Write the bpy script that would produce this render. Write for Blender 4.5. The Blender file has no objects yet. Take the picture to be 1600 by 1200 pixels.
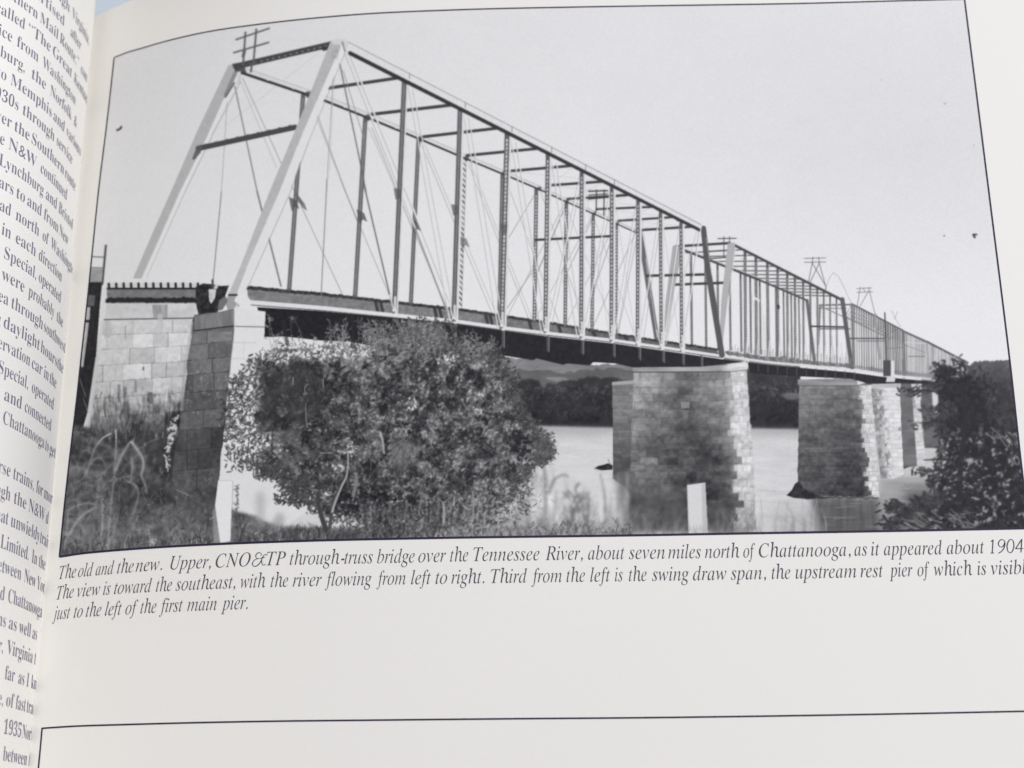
import bpy, math, random
import numpy as np
from mathutils import Matrix, Vector

S = 0.01                       # the book is laid out in centimetres
scene = bpy.context.scene
rng = np.random.RandomState(7)
random.seed(7)

# ------------------------------------------------------------------ camera
F, PITCH, YAW, ROLL = 2315.41, -0.32352, -0.01141, 0.00886
CAM = np.array([9.452, -6.28067, 27.94241])
def _rot():
    c, s = math.cos(YAW), math.sin(YAW);   Ry = np.array([[c, 0, s], [0, 1, 0], [-s, 0, c]])
    c, s = math.cos(PITCH), math.sin(PITCH); Rx = np.array([[1, 0, 0], [0, c, -s], [0, s, c]])
    c, s = math.cos(ROLL), math.sin(ROLL); Rz = np.array([[c, -s, 0], [s, c, 0], [0, 0, 1]])
    return Rz @ Rx @ Ry
ROT = _rot()                   # world -> camera axes
cam_d = bpy.data.cameras.new('camera')
cam_d.sensor_width = 36.0
cam_d.lens = F / 1600 * 36.0
cam_d.clip_start = 0.01
cam_d.clip_end = 20
cam_d.dof.use_dof = True
cam_d.dof.focus_distance = 0.292
cam_d.dof.aperture_fstop = 17
cam = bpy.data.objects.new('camera', cam_d)
scene.collection.objects.link(cam)
m = Matrix([list(r) for r in ROT.T]).to_4x4()
m.translation = Vector(CAM * S)
cam.matrix_world = m
scene.camera = cam

# ------------------------------------------------------------------ light
world = bpy.data.worlds.new('World')
scene.world = world
world.use_nodes = True
wb = world.node_tree.nodes['Background']
wb.inputs[0].default_value = (1.0, 0.84, 0.62, 1)
wb.inputs[1].default_value = 0.10
def area(name, loc, target, size, energy, col):
    d = bpy.data.lights.new(name, 'AREA')
    d.shape = 'RECTANGLE'; d.size, d.size_y = size
    d.energy = energy; d.color = col
    o = bpy.data.objects.new(name, d)
    scene.collection.objects.link(o)
    o.location = Vector(loc) * S
    o.rotation_euler = (Vector(target) * S - Vector(loc) * S).to_track_quat('-Z', 'Y').to_euler()
    return o
area('window_light', (135, 92, 185), (8, 3, 0), (1.3, 1.1), 83, (0.902, 0.928, 1.035))
vs = scene.view_settings
scene.display_settings.display_device = 'sRGB'
vs.view_transform = 'Standard'; vs.look = 'None'; vs.gamma = 1; vs.exposure = 0
vs.use_curve_mapping = False

# ------------------------------------------------------------------ page surfaces (cm)
KY = 0.03809
def zr(x, y):
    x = np.asarray(x, float); y = np.asarray(y, float)
    z = 0.97221 * np.exp(-x / 1.58462) - 2.23883 * np.exp(-x / 2.19185) + 0.0389 * (np.maximum(x - 8, 0) / 10) ** 2
    z = z * (1 + KY * y)
    return z - np.maximum(-0.78 - x, 0) * 2.4
LX, LK, LB, LC, LT, LZ = -0.2349, -0.0205, 0.0453, 0.0263, 1.5428, -1.2
_s = np.arange(0, 14.001, 0.01)
_th = LT + LB * _s + LC * _s * _s
_th = np.where(_s > 4.2, LT + LB * 4.2 + LC * 4.2 ** 2 + (3.1 - (LT + LB * 4.2 + LC * 4.2 ** 2)) * (1 - np.exp(-(_s - 4.2) / 2.2)), _th)
_dx = np.concatenate([[0], np.cumsum(np.cos(_th))[:-1] * 0.01])
_dz = np.concatenate([[0], np.cumsum(np.sin(_th))[:-1] * 0.01])
def left_pt(s, Y):
    s = np.asarray(s, float); Y = np.asarray(Y, float)
    n = np.minimum(s, 0)
    dx = np.interp(s, _s, _dx) + n * math.cos(1.12)
    dz = np.interp(s, _s, _dz) + n * math.sin(1.12)
    return np.stack([LX + LK * Y + dx, Y + 0 * s, LZ * (1 + KY * Y) + dz], -1)
def project(P):
    d = (np.asarray(P, float) - CAM) @ ROT.T
    return np.stack([800 - F * d[..., 0] / d[..., 2], 600 + F * d[..., 1] / d[..., 2]], -1)
def on_right(u, v):
    """where the sight line of picture point (u, v) of the 1600 wide photograph meets the right-hand page"""
    u = np.asarray(u, float); v = np.asarray(v, float)
    d = np.stack([(u - 800) / F, (600 - v) / F, -np.ones_like(u)], -1) @ ROT
    Z = np.zeros_like(u)
    for i in range(45):
        t = (Z - CAM[2]) / d[..., 2]
        X = CAM[0] + t * d[..., 0]; Y = CAM[1] + t * d[..., 1]
        Z = 0.5 * Z + 0.5 * zr(X, Y)
    return X, Y
def on_left(u, v):
    s, Y = 1.0, 4.0
    for i in range(40):
        a = project(left_pt(s, Y)); r = a - np.array([u, v])
        js = (project(left_pt(s + 1e-3, Y)) - a) / 1e-3; jy = (project(left_pt(s, Y + 1e-3)) - a) / 1e-3
        st = np.linalg.solve(np.stack([js, jy], 1), -r)
        s = min(max(s + st[0], 0.0), 6); Y = Y + st[1]
    return s, Y

# ------------------------------------------------------------------ materials
def srgb(c): 
    c = np.asarray(c, float) / 255.
    return np.where(c <= 0.04045, c / 12.92, ((c + 0.055) / 1.055) ** 2.4)
def paper(name, col, rough=0.6):
    m = bpy.data.materials.new(name); m.use_nodes = True
    nt = m.node_tree; b = nt.nodes['Principled BSDF']
    tc = nt.nodes.new('ShaderNodeTexCoord')
    n1 = nt.nodes.new('ShaderNodeTexNoise'); n1.inputs['Scale'].default_value = 900; n1.inputs['Detail'].default_value = 5
    n2 = nt.nodes.new('ShaderNodeTexNoise'); n2.inputs['Scale'].default_value = 16; n2.inputs['Detail'].default_value = 3
    nt.links.new(tc.outputs['Object'], n1.inputs['Vector']); nt.links.new(tc.outputs['Object'], n2.inputs['Vector'])
    mx = nt.nodes.new('ShaderNodeMix'); mx.data_type = 'RGBA'
    mx.inputs[6].default_value = tuple(c * 0.975 for c in col) + (1,)
    mx.inputs[7].default_value = tuple(min(c * 1.02, 0.95) for c in col) + (1,)
    ad = nt.nodes.new('ShaderNodeMath'); ad.operation = 'ADD'
    h = nt.nodes.new('ShaderNodeMath'); h.operation = 'MULTIPLY'; h.inputs[1].default_value = 0.5
    nt.links.new(n1.outputs[0], ad.inputs[0]); nt.links.new(n2.outputs[0], ad.inputs[1]); nt.links.new(ad.outputs[0], h.inputs[0])
    nt.links.new(h.outputs[0], mx.inputs[0]); nt.links.new(mx.outputs[2], b.inputs['Base Color'])
    bp = nt.nodes.new('ShaderNodeBump'); bp.inputs['Strength'].default_value = 0.12; bp.inputs['Distance'].default_value = 0.0001
    nt.links.new(n1.outputs[0], bp.inputs['Height']); nt.links.new(bp.outputs[0], b.inputs['Normal'])
    b.inputs['Roughness'].default_value = rough
    b.inputs['Specular IOR Level'].default_value = 0.2
    return m
def ink(name, col, rough=0.6, spread=0.35):
    m = bpy.data.materials.new(name); m.use_nodes = True
    nt = m.node_tree; b = nt.nodes['Principled BSDF']
    tc = nt.nodes.new('ShaderNodeTexCoord')
    n1 = nt.nodes.new('ShaderNodeTexNoise'); n1.inputs['Scale'].default_value = 1400; n1.inputs['Detail'].default_value = 3
    mx = nt.nodes.new('ShaderNodeMix'); mx.data_type = 'RGBA'
    mx.inputs[6].default_value = tuple(c * (1 - spread) for c in col) + (1,)
    mx.inputs[7].default_value = tuple(c * (1 + spread) for c in col) + (1,)
    nt.links.new(tc.outputs['Object'], n1.inputs['Vector']); nt.links.new(n1.outputs[0], mx.inputs[0])
    nt.links.new(mx.outputs[2], b.inputs['Base Color'])
    b.inputs['Roughness'].default_value = rough; b.inputs['Specular IOR Level'].default_value = 0.15
    return m
def printed():
    m = bpy.data.materials.new('halftone_print'); m.use_nodes = True
    nt = m.node_tree; b = nt.nodes['Principled BSDF']
    at = nt.nodes.new('ShaderNodeAttribute'); at.attribute_name = 'ink'
    tc = nt.nodes.new('ShaderNodeTexCoord')
    n1 = nt.nodes.new('ShaderNodeTexNoise'); n1.inputs['Scale'].default_value = 2600; n1.inputs['Detail'].default_value = 2
    mr = nt.nodes.new('ShaderNodeMapRange'); mr.inputs[3].default_value = 0.95; mr.inputs[4].default_value = 1.05
    nt.links.new(tc.outputs['Object'], n1.inputs['Vector']); nt.links.new(n1.outputs[0], mr.inputs[0])
    vm = nt.nodes.new('ShaderNodeVectorMath'); vm.operation = 'SCALE'
    nt.links.new(at.outputs['Color'], vm.inputs[0]); nt.links.new(mr.outputs[0], vm.inputs['Scale'])
    nt.links.new(vm.outputs[0], b.inputs['Base Color'])
    b.inputs['Roughness'].default_value = 0.55; b.inputs['Specular IOR Level'].default_value = 0.1
    return m
PAPER = (0.76, 0.735, 0.668)
M_paper = paper('book_paper', PAPER)
M_edge = paper('page_edges', (0.70, 0.66, 0.58), 0.8)
M_ink = ink('black_ink', (0.026, 0.021, 0.044))
M_text = ink('text_ink', (0.075, 0.068, 0.085))
M_ltext = ink('left_text_ink', (0.19, 0.175, 0.225))
M_cloth = paper('cover_cloth', (0.10, 0.11, 0.14), 0.85)
M_table = paper('painted_tabletop', (0.50, 0.545, 0.58), 0.5)
M_print = printed()

# ------------------------------------------------------------------ object helpers
def link(o, parent=None, label=None):
    scene.collection.objects.link(o)
    if parent is not None: o.parent = parent
    if label: o['label'] = label
    return o
def mesh_obj(name, V, Fc, mat, parent=None, label=None, smooth=False):
    me = bpy.data.meshes.new(name)
    me.from_pydata([tuple(map(float, np.asarray(v) * S)) for v in V], [], [tuple(map(int, f)) for f in Fc])
    me.materials.append(mat)
    if smooth: me.polygons.foreach_set('use_smooth', [True] * len(me.polygons))
    me.update()
    return link(bpy.data.objects.new(name, me), parent, label)
def fast_mesh(name, V, quads, mat, parent, cols=None, label=None):
    me = bpy.data.meshes.new(name)
    nq = len(quads)
    me.vertices.add(len(V)); me.vertices.foreach_set('co', (V * S).astype(np.float32).ravel())
    me.loops.add(nq * 4); me.loops.foreach_set('vertex_index', quads.astype(np.int32).ravel())
    me.polygons.add(nq); me.polygons.foreach_set('loop_start', np.arange(0, nq * 4, 4, dtype=np.int32))
    me.update(calc_edges=True)
    me.polygons.foreach_set('use_smooth', np.ones(nq, dtype=bool))
    if cols is not None:
        a = me.color_attributes.new('ink', 'FLOAT_COLOR', 'POINT')
        c4 = np.ones((len(V), 4), np.float32); c4[:, :3] = cols
        a.data.foreach_set('color', c4.ravel())
    me.materials.append(mat)
    return link(bpy.data.objects.new(name, me), parent, label)
def grid_quads(nr, nc):
    i = np.arange((nr - 1) * (nc - 1)); r = i // (nc - 1); c = i % (nc - 1); a = r * nc + c
    return np.stack([a, a + 1, a + nc + 1, a + nc], 1)

# ------------------------------------------------------------------ setting: the tabletop
def slab(name, x0, x1, y0, y1, z0, z1, mat, parent=None, bevel=0.0):
    V = [(x, y, z) for z in (z0, z1) for (x, y) in ((x0, y0), (x1, y0), (x1, y1), (x0, y1))]
    Fc = [(3, 2, 1, 0), (4, 5, 6, 7), (0, 1, 5, 4), (1, 2, 6, 5), (2, 3, 7, 6), (3, 0, 4, 7)]
    o = mesh_obj(name, V, Fc, mat, parent)
    if bevel:
        b = o.modifiers.new('bevel', 'BEVEL'); b.width = bevel * S; b.segments = 3
    return o
table = slab('tabletop', -60, 70, -50, 60, -8.2, -5.2, M_table, None, 0.4)
table['kind'] = 'structure'

# ------------------------------------------------------------------ the book
book = bpy.data.objects.new('open_book', None)
book.empty_display_size = 0.05
scene.collection.objects.link(book)
book.location = (0, 0, 0)
book['label'] = 'open book with a black-and-white bridge photograph and italic caption on its right page'
book['category'] = 'book'
TOPY, BOTY, RX = 13.15, -14.0, 21.6

# right page: one curved sheet
xs = np.concatenate([np.arange(-1.15, 4, 0.04), np.arange(4, RX + .01, 0.2)])
ys = np.arange(BOTY, TOPY + 0.001, (TOPY - BOTY) / 60)
def sheet(name, xs, ys, f, mat, parent, drop=0.0):
    X, Y = np.meshgrid(xs, ys)
    P = f(X.ravel(), Y.ravel()); P[:, 2] -= drop
    return fast_mesh(name, P, grid_quads(len(ys), len(xs)), mat, parent)
fr = lambda X, Y: np.stack([X, Y, zr(X, Y)], 1)
right_page = sheet('right_page', xs, ys, fr, M_paper, book)
# left page: rises steeply out of the gutter and arches over to the left
ss = np.concatenate([np.arange(-1.7, 5, 0.04), np.arange(5, 13.5, 0.15)])
ysl = np.arange(BOTY, 13.9 + 0.001, (13.9 - BOTY) / 60)
left_page = sheet('left_page', ss[::-1], ysl, lambda s, Y: left_pt(s, Y), M_paper, book)

# blocks of pages beneath, and the cover
def block(name, prof_fn, us, y0, y1, zb, mat, parent, side=-1, lim=99):
    """solid between the surface prof_fn(u, y) and the plane zb; the cut edges show fine leaf lines"""
    n = len(us); V = []; Fc = []
    for y in (y0, y1):
        P = prof_fn(us, np.full(n, y)); T = np.gradient(P, axis=0); T /= np.linalg.norm(T, axis=1)[:, None]
        P = P + side * 0.03 * np.stack([-T[:, 2], 0 * T[:, 0], T[:, 0]], 1)
        V += [tuple(p) for p in P] + [(min(p[0], lim) if side > 0 else p[0], p[1], zb) for p in P]
    o2 = 2 * n
    for i in range(n - 1):
        Fc += [(i, i + 1, i + 1 + o2, i + o2), (n + i, i, i + o2, n + i + o2)][:1]
        Fc += [(i, n + i, n + i + 1, i + 1), (o2 + i, o2 + i + 1, o2 + n + i + 1, o2 + n + i), (n + i, o2 + n + i, o2 + n + i + 1, n + i + 1)]
    Fc += [(0, o2, o2 + n, n), (n - 1, n + n - 1, o2 + 2 * n - 1, o2 + n - 1)]
    return mesh_obj(name, V, Fc, mat, parent)
block('page_block', fr, np.concatenate([np.arange(-0.5, 3, .1), np.arange(3, RX, .6), [RX - .05]]), BOTY + .05, TOPY - .05, -4.9, M_edge, book)
block('page_block', lambda s, Y: left_pt(s, Y), np.concatenate([np.arange(0.6, 5, .1), np.arange(5, 13.4, .3)]), BOTY + .05, 13.1, -4.9, M_edge, book, 1, -3.2)
slab('cover_board', -0.1, RX + 0.5, BOTY - 0.4, TOPY + 0.05, -5.2, -4.93, M_cloth, book, 0.06)
slab('cover_board', -13.2, -0.9, BOTY - 0.4, TOPY + 0.05, -5.2, -4.93, M_cloth, book, 0.06)
slab('spine', -0.88, -0.12, BOTY - 0.4, TOPY + 0.05, -5.19, -4.96, M_cloth, book, 0.05)

# ================================================================== the printed photograph
# The halftone picture is flat ink on the page: it is drawn here stroke by stroke into a tone sheet, and every
# thing it shows becomes its own piece of the printed sheet.
CW, CH = 1640, 900
G = np.full((CH, CW), 218.0)              # printed tone, 226 = bare paper
ID = np.zeros((CH, CW), np.int16)
NAMES = ['sky']; LABELS = [None]
def new(name, label=None):
    NAMES.append(name); LABELS.append(label); return len(NAMES) - 1
YY, XX = np.mgrid[0:CH, 0:CW].astype(np.float32)
def vnoise(sx, sy, seed, oct=3):
    r = np.random.RandomState(seed); out = np.zeros((CH, CW)); amp = 1; tot = 0
    for o in range(oct):
        gw = int(CW / sx) + 3; gh = int(CH / sy) + 3
        g = r.rand(gh, gw); x = XX / sx; y = YY / sy
        xi = x.astype(int); yi = y.astype(int); fx = x - xi; fy = y - yi
        fx = fx * fx * (3 - 2 * fx); fy = fy * fy * (3 - 2 * fy)
        out += amp * ((g[yi, xi] * (1 - fx) + g[yi, xi + 1] * fx) * (1 - fy) + (g[yi + 1, xi] * (1 - fx) + g[yi + 1, xi + 1] * fx) * fy)
        tot += amp; amp *= .55; sx = max(sx / 2, 1.01); sy = max(sy / 2, 1.01)
    return out / tot - .5                   # about -.35 .. .35
N_big = vnoise(90, 70, 1); N_mid = vnoise(22, 16, 2); N_fine = vnoise(5, 5, 3, 2); N_vert = vnoise(5, 34, 4); N_hor = vnoise(34, 4, 5)
N_spk = vnoise(3, 3, 6, 1)
def box(x0, y0, x1, y1, pad=2):
    a = max(int(min(x0, x1) - pad), 0); b = min(int(max(x0, x1) + pad) + 1, CW)
    c = max(int(min(y0, y1) - pad), 0); d = min(int(max(y0, y1) + pad) + 1, CH)
    return a, b, c, d
def comp(sl, cov, t, pid):
    g = G[sl]
    if isinstance(t, np.ndarray): t = t[sl]
    g += (t - g) * cov
    if pid is not None:
        i = ID[sl]; i[cov > .42] = pid
def seg(x0, y0, x1, y1, w, t, pid=None, a=1.0, w1=None):
    w1 = w if w1 is None else w1
    x_0, x_1, y_0, y_1 = box(x0, y0, x1, y1, max(w, w1) + 2)
    if x_0 >= x_1 or y_0 >= y_1: return
    sl = (slice(y_0, y_1), slice(x_0, x_1))
    X = XX[sl]; Y = YY[sl]; dx = x1 - x0; dy = y1 - y0; L2 = dx * dx + dy * dy + 1e-9
    tt = np.clip(((X - x0) * dx + (Y - y0) * dy) / L2, 0, 1)
    d = np.hypot(X - x0 - tt * dx, Y - y0 - tt * dy)
    ww = w + (w1 - w) * tt
    cov = np.clip(ww / 2 - d + .5, 0, 1) * np.minimum(ww, 1.0) * a if min(w, w1) < 1 else np.clip(ww / 2 - d + .5, 0, 1) * a
    comp(sl, cov, t, pid)
def poly_cov(pts):
    P = np.array(pts, float)
    x_0, x_1, y_0, y_1 = box(P[:, 0].min(), P[:, 1].min(), P[:, 0].max(), P[:, 1].max(), 2)
    sl = (slice(y_0, y_1), slice(x_0, x_1))
    if x_0 >= x_1 or y_0 >= y_1: return sl, None
    X = XX[sl]; Y = YY[sl]; cov = np.zeros(X.shape)
    n = len(P)
    for oy in (-.375, -.125, .125, .375):
        for ox in (-.25, .25):
            c = np.zeros(X.shape, bool); x = X + ox; y = Y + oy
            for i in range(n):
                (xa, ya), (xb, yb) = P[i], P[(i + 1) % n]
                if ya == yb: continue
                k = ((ya > y) != (yb > y)) & (x < (xb - xa) * (y - ya) / (yb - ya) + xa)
                c ^= k
            cov += c / 8.
    return sl, cov
def poly(pts, t, pid=None, a=1.0):
    sl, cov = poly_cov(pts)
    if cov is not None: comp(sl, cov * a, t, pid)
def mask(pts):
    M = np.zeros((CH, CW)); sl, cov = poly_cov(pts); M[sl] = cov; return M
def blur(A, s):
    r = int(s * 3) + 1; k = np.exp(-np.arange(-r, r + 1) ** 2 / (2 * s * s)); k /= k.sum()
    P = np.pad(A, ((r, r), (r, r)), 'edge'); o = sum(k[i] * P[i:i + A.shape[0], :] for i in range(2 * r + 1))
    return sum(k[i] * o[:, i:i + A.shape[1]] for i in range(2 * r + 1))
def soft(M, t, pid=None, a=1.0):
    """lay a tone through a soft mask"""
    G[:] = G + (t - G) * M * a
    if pid is not None: ID[M * a > .45] = pid
def leaf(x, y, l, w, ang, t, pid=None, a=1.0):
    c, s = math.cos(ang), math.sin(ang)
    seg(x - c * l / 2, y - s * l / 2, x + c * l / 2, y + s * l / 2, w, t, pid, a)
def scatter(M, n, tones, l=(2.5, 6), w=(1.6, 3.2), pid=None, a=(.7, 1), seed=0, ang=None, tmap=None):
    r = np.random.RandomState(seed)
    k = 0; ymax, xmax = M.shape
    ys_, xs_ = np.nonzero(M > .02)
    if len(ys_) == 0: return
    pr = M[ys_, xs_]; pr = pr / pr.sum()
    ch = r.choice(len(ys_), n, p=pr)
    for j in ch:
        x = xs_[j] + r.rand(); y = ys_[j] + r.rand()
        t = tones[0] + (tones[1] - tones[0]) * r.rand() ** 1.5 if tmap is None else tmap[ys_[j], xs_[j]] + (tones[0] + (tones[1] - tones[0]) * r.rand())
        leaf(x, y, r.uniform(*l), r.uniform(*w), r.rand() * math.pi if ang is None else r.normal(*ang), t, pid, r.uniform(*a))
lerp = lambda a, b, t: a + (b - a) * t
def pl(pts, x):
    p = sorted(pts); return float(np.interp(x, [q[0] for q in p], [q[1] for q in p]))

bot_line = [(93, 870), (210, 857.6), (480, 845), (1000, 836.3), (1609, 825.3)]
# ---- sky
G[:] = 218 + 8 * np.clip((YY - 60) / 450, 0, 1) - 9 * np.clip((XX - 900) / 500, 0, 1) * np.clip(1 - abs(YY - 230) / 260, 0, 1) + N_big * 3 \
       - 5 * np.clip((420 - XX) / 320, 0, 1)
# ---- far bank and hills
i_hill = new('wooded_hill', 'printed hazy wooded hill across the river')
def ragged(base_pts, bottom, amp, seed, x0, x1):
    r = np.random.RandomState(seed); xs_ = np.arange(x0, x1 + 1, 2.0)
    y = np.interp(xs_, [p[0] for p in base_pts], [p[1] for p in base_pts])
    n = np.zeros(len(xs_))
    for k in range(len(xs_) // 5 + 2):
        c = r.uniform(x0, x1); w = r.uniform(4, 14); n = np.minimum(n, -amp * r.uniform(.3, 1) * np.sqrt(np.clip(1 - ((xs_ - c) / w) ** 2, 0, 1)))
    y = y + n + r.randn(len(xs_)) * .5
    return [(x0, bottom)] + list(zip(xs_, y)) + [(x1, bottom)]
poly(ragged([(780, 560), (815, 563), (845, 561), (872, 568), (900, 567), (930, 574), (960, 570), (1000, 564), (1250, 560)], 640, 4, 81, 780, 1250), 132 + N_mid * 24 + N_hor * 14, i_hill)
poly(ragged([(780, 578), (830, 580), (870, 584), (960, 578), (1000, 580), (1250, 575)], 640, 4, 82, 780, 1250), 106 + N_mid * 24 + N_hor * 14, i_hill)
if 0: poly([(780, 556), (815, 560), (845, 558), (872, 564), (900, 561), (930, 570), (960, 566), (1000, 560), (1250, 560), (1250, 640), (780, 640)], 138 + N_mid * 24 + N_hor * 14, i_hill)
i_bank = new('wooded_bank', 'printed dark wooded bank across the river')
dk = 56 + N_mid * 26 + np.clip((620 - YY) / 60, 0, 1) * 26
poly([(850, 590), (880, 589), (890, 593), (870, 597)], 150 + N_mid * 30, None, .6)
soft(np.clip(blur(mask(ragged([(760, 602), (800, 604), (830, 600), (852, 606), (875, 604), (905, 598), (940, 596), (985, 594), (1165, 584), (1210, 588), (1250, 592)], 671, 9, 83, 760, 1250)), 1.2), 0, 1), dk, i_bank)
MBk = blur(mask([(775, 606), (830, 602), (990, 600), (1250, 596), (1250, 662), (780, 660)]), 3)
scatter(MBk, 1500, (-16, 30), (2, 6), (1.5, 4), i_bank, (.2, .6), 85, tmap=dk + 22 * np.clip((632 - YY) / 25, -1, 1))
soft(blur(mask([(1219, 616), (1232, 613), (1249, 615), (1249, 624), (1230, 625)]), 1.6), 124 + N_hor * 30, None, .8)
leaf(1206, 612, 14, 6, 1.2, 92, None, .6)
leaf(1212, 608, 6, 3, .4, 120, None, .6)
# right-hand bank
i_rbank = new('wooded_bank', 'printed wooded bank at the right end of the bridge')
poly(ragged([(1440, 592), (1500, 574), (1512, 578), (1522, 570), (1550, 567), (1576, 562), (1620, 562)], 690, 5, 84, 1440, 1620),
     66 + N_mid * 40 + np.clip((600 - YY) / 40, 0, 1) * 42, i_rbank)
MRb = blur(mask([(1500, 574), (1620, 566), (1620, 690), (1500, 680)]), 3); scatter(MRb, 500, (-18, 26), (2, 7), (2, 5), i_rbank, (.25, .6), 86, tmap=66 + 40 * np.clip((600 - YY) / 40, 0, 1))
# ---- river
i_riv = new('river')
rv = 207 + N_hor * 8 - np.clip((XX - 1180) / 300, 0, 1) * 18 - 95 * np.clip((YY - 738) / 40, 0, 1) * np.clip((XX - 1360) / 50, 0, 1) + N_hor * 10 \
     - 18 * np.clip((YY - 770) / 40, 0, 1) * np.clip((XX - 1180) / 40, 0, 1) - 34 * np.clip(1 - (YY - 664) / 26, 0, 1)
poly([(560, 664), (830, 665), (1000, 669), (1170, 669), (1250, 671), (1440, 690), (1560, 676), (1640, 672), (1640, 880), (300, 880), (300, 690)], rv, i_riv)
M = blur(mask([(1266, 774), (1372, 778), (1376, 850), (1282, 850)]), 5); soft(M, 92 + N_vert * 34 + N_hor * 20, None, .92)
M = blur(mask([(1375, 746), (1412, 746), (1420, 800), (1392, 812), (1378, 800)]), 5); soft(M, 158 + N_hor * 30, None, .7)
for k in range(70):
    x = 1175 + rng.rand() * 240; y = 742 + rng.rand() * 85
    seg(x, y, x + 8 + rng.rand() * 26, y + rng.randn() * 1.2, .9, 120 + rng.rand() * 90, None, .4)
G[655:685, 600:1250] = blur(G[655:685, 600:1250], 1.6)
for k in range(500):
    x = rng.uniform(780, 1250); y = rng.uniform(676, 800); seg(x, y, x + rng.uniform(6, 26), y + rng.randn() * .6, .9, rng.choice([176, 190, 220]), None, .35)
soft(blur(mask([(1249, 668), (1170, 668), (1172, 684), (1249, 684)]), 5), 150, None, .25); soft(blur(mask([(820, 664), (957, 668), (957, 682), (820, 680)]), 5), 150, None, .25)
# ---- masonry piers
def courses(M, xa, xb, y0, y1, dy, t, w=1.0, jit=.6, a=.7, head=18, skew=0.0, seed=0):
    """dark joints between the stone courses, kept inside mask M"""
    r = np.random.RandomState(seed); keep = G.copy(); ids = ID.copy(); y = y0; row = 0
    while y < y1:
        x = xa; yy = y
        while x < xb:
            nx = x + 7
            seg(x, yy + skew * (x - xa), nx, yy + r.randn() * jit + skew * (nx - xa), w, t, None, a * r.uniform(.25, 1))
            x = nx
        x = xa + (row % 2) * head / 2 + r.rand() * 6
        while x < xb:
            seg(x, y + skew * (x - xa), x + r.randn() * .4, y + dy + skew * (x - xa), w * .8, t, None, a * r.uniform(.1, .8))
            x += head * r.uniform(.7, 1.4)
        # single stones of another tone
        x = xa
        while x < xb:
            ww = head * r.uniform(.7, 1.3)
            if r.rand() < .45:
                yy0 = y + skew * (x - xa)
                poly([(x, yy0 + .6), (x + ww, yy0 + .6), (x + ww, yy0 + dy - .6), (x, yy0 + dy - .6)], float(G[int(min(max(yy0 + dy / 2, 0), CH - 1)), int(min(x + ww / 2, CW - 1))]) + r.randn() * 13, None, .55)
            x += ww
        y += dy * r.uniform(.92, 1.08); row += 1
    G[:] = keep + (G - keep) * M; ID[:] = ids
def stones(M, xa, xb, rows, head, tone, lit=None, lim_fn=None, spread=10, joint=58, ja=.7, jw=1.1, seed=0, mix=9, bulge=0.0, jlit=120):
    """masonry drawn block by block; rows: list of (y at xa, y at xb); stones past lim_fn(y) take the lit tone, with a blocky broken boundary"""
    r = np.random.RandomState(seed); keep = G.copy(); ids = ID.copy()
    yo = lambda x, y: -bulge * max(x - 1118, 0) * max(1 - (y - 575) / 170., -.25)
    for j in range(len(rows) - 1):
        (ya0, yb0), (ya1, yb1) = rows[j], rows[j + 1]
        x = xa - r.rand() * head
        while x < xb:
            near_lit = lim_fn is not None and x + head * .4 > lim_fn((ya0 + yb0) / 2) - 8
            w = head * r.uniform(.55, 1.6) * (.55 if near_lit else 1); x2 = x + w; f0 = (x - xa) / (xb - xa); f1 = (x2 - xa) / (xb - xa)
            q = [(x, lerp(ya0, yb0, f0)), (x2, lerp(ya0, yb0, f1)), (x2, lerp(ya1, yb1, f1)), (x, lerp(ya1, yb1, f0))]
            q = [(px, py + yo(px, py)) for px, py in q]
            cx, cy = (x + x2) / 2, sum(p_[1] for p_ in q) / 4
            ix, iy = int(np.clip(cx, 0, CW - 1)), int(np.clip(cy, 0, CH - 1))
            isl = lim_fn is not None and cx + r.randn() * mix > lim_fn(cy)
            t = (lit[iy, ix] if isl else tone[iy, ix]) + r.randn() * spread * (.8 if isl else 1)
            src = lit if isl else tone
            loc = (src[iy, ix] * .3 + src * .7) + (t - src[iy, ix]) if r.rand() < .9 else src + r.randn() * spread
            poly(q, np.asarray(loc) + N_fine * (22 if isl else 16), None)
            jt = jlit if isl else joint
            n_ = max(int(w / 4), 1)
            for k in range(n_):
                u0, u1 = k / n_, (k + 1) / n_; seg(lerp(q[3][0], q[2][0], u0), lerp(q[3][1], q[2][1], u0) + r.randn() * .35, lerp(q[3][0], q[2][0], u1), lerp(q[3][1], q[2][1], u1) + r.randn() * .35, jw, jt, None, ja * r.uniform(.15, 1))
            seg(q[0][0], q[0][1], q[3][0] + r.randn() * .4, q[3][1], jw * .9, jt, None, ja * r.uniform(.1, .8))
            if r.rand() < .5: seg(q[0][0] + 1, q[0][1] + 1.3, q[1][0] - 1, q[1][1] + 1.3, 1, t + 22, None, .35)
            if isl and lim_fn is not None and cx < lim_fn(cy) + mix * 3: seg(x + .8, q[0][1] + 1, x + .8, q[3][1] - 1, 1.6, 96, None, .6)
            x = x2
    Mx = M
    G[:] = keep + (G - keep) * Mx; ID[:] = ids
def rough_edge(pts_top, n, jit, seed=0):
    r = np.random.RandomState(seed); (xa, ya), (xb, yb) = pts_top; out = []
    for i in range(n + 1):
        t = i / n; out.append((lerp(xa, xb, t) + (r.rand() - .5) * jit, lerp(ya, yb, t)))
    return out
i_pE = new('stone_pier', 'printed stone pier farthest right, half hidden behind the tree')
poly([(1440, 590), (1466, 592), (1470, 700), (1436, 700)], 105 + N_mid * 40, i_pE)
poly([(1455, 594), (1465, 593), (1466, 645), (1458, 645)], 205, i_pE)
i_pD = new('stone_pier', 'printed stone pier fourth along the bridge')
poly([(1405, 596), (1424, 596), (1434, 728), (1408, 732)], 112 + N_mid * 30 + N_hor * 20, i_pD)
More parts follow.
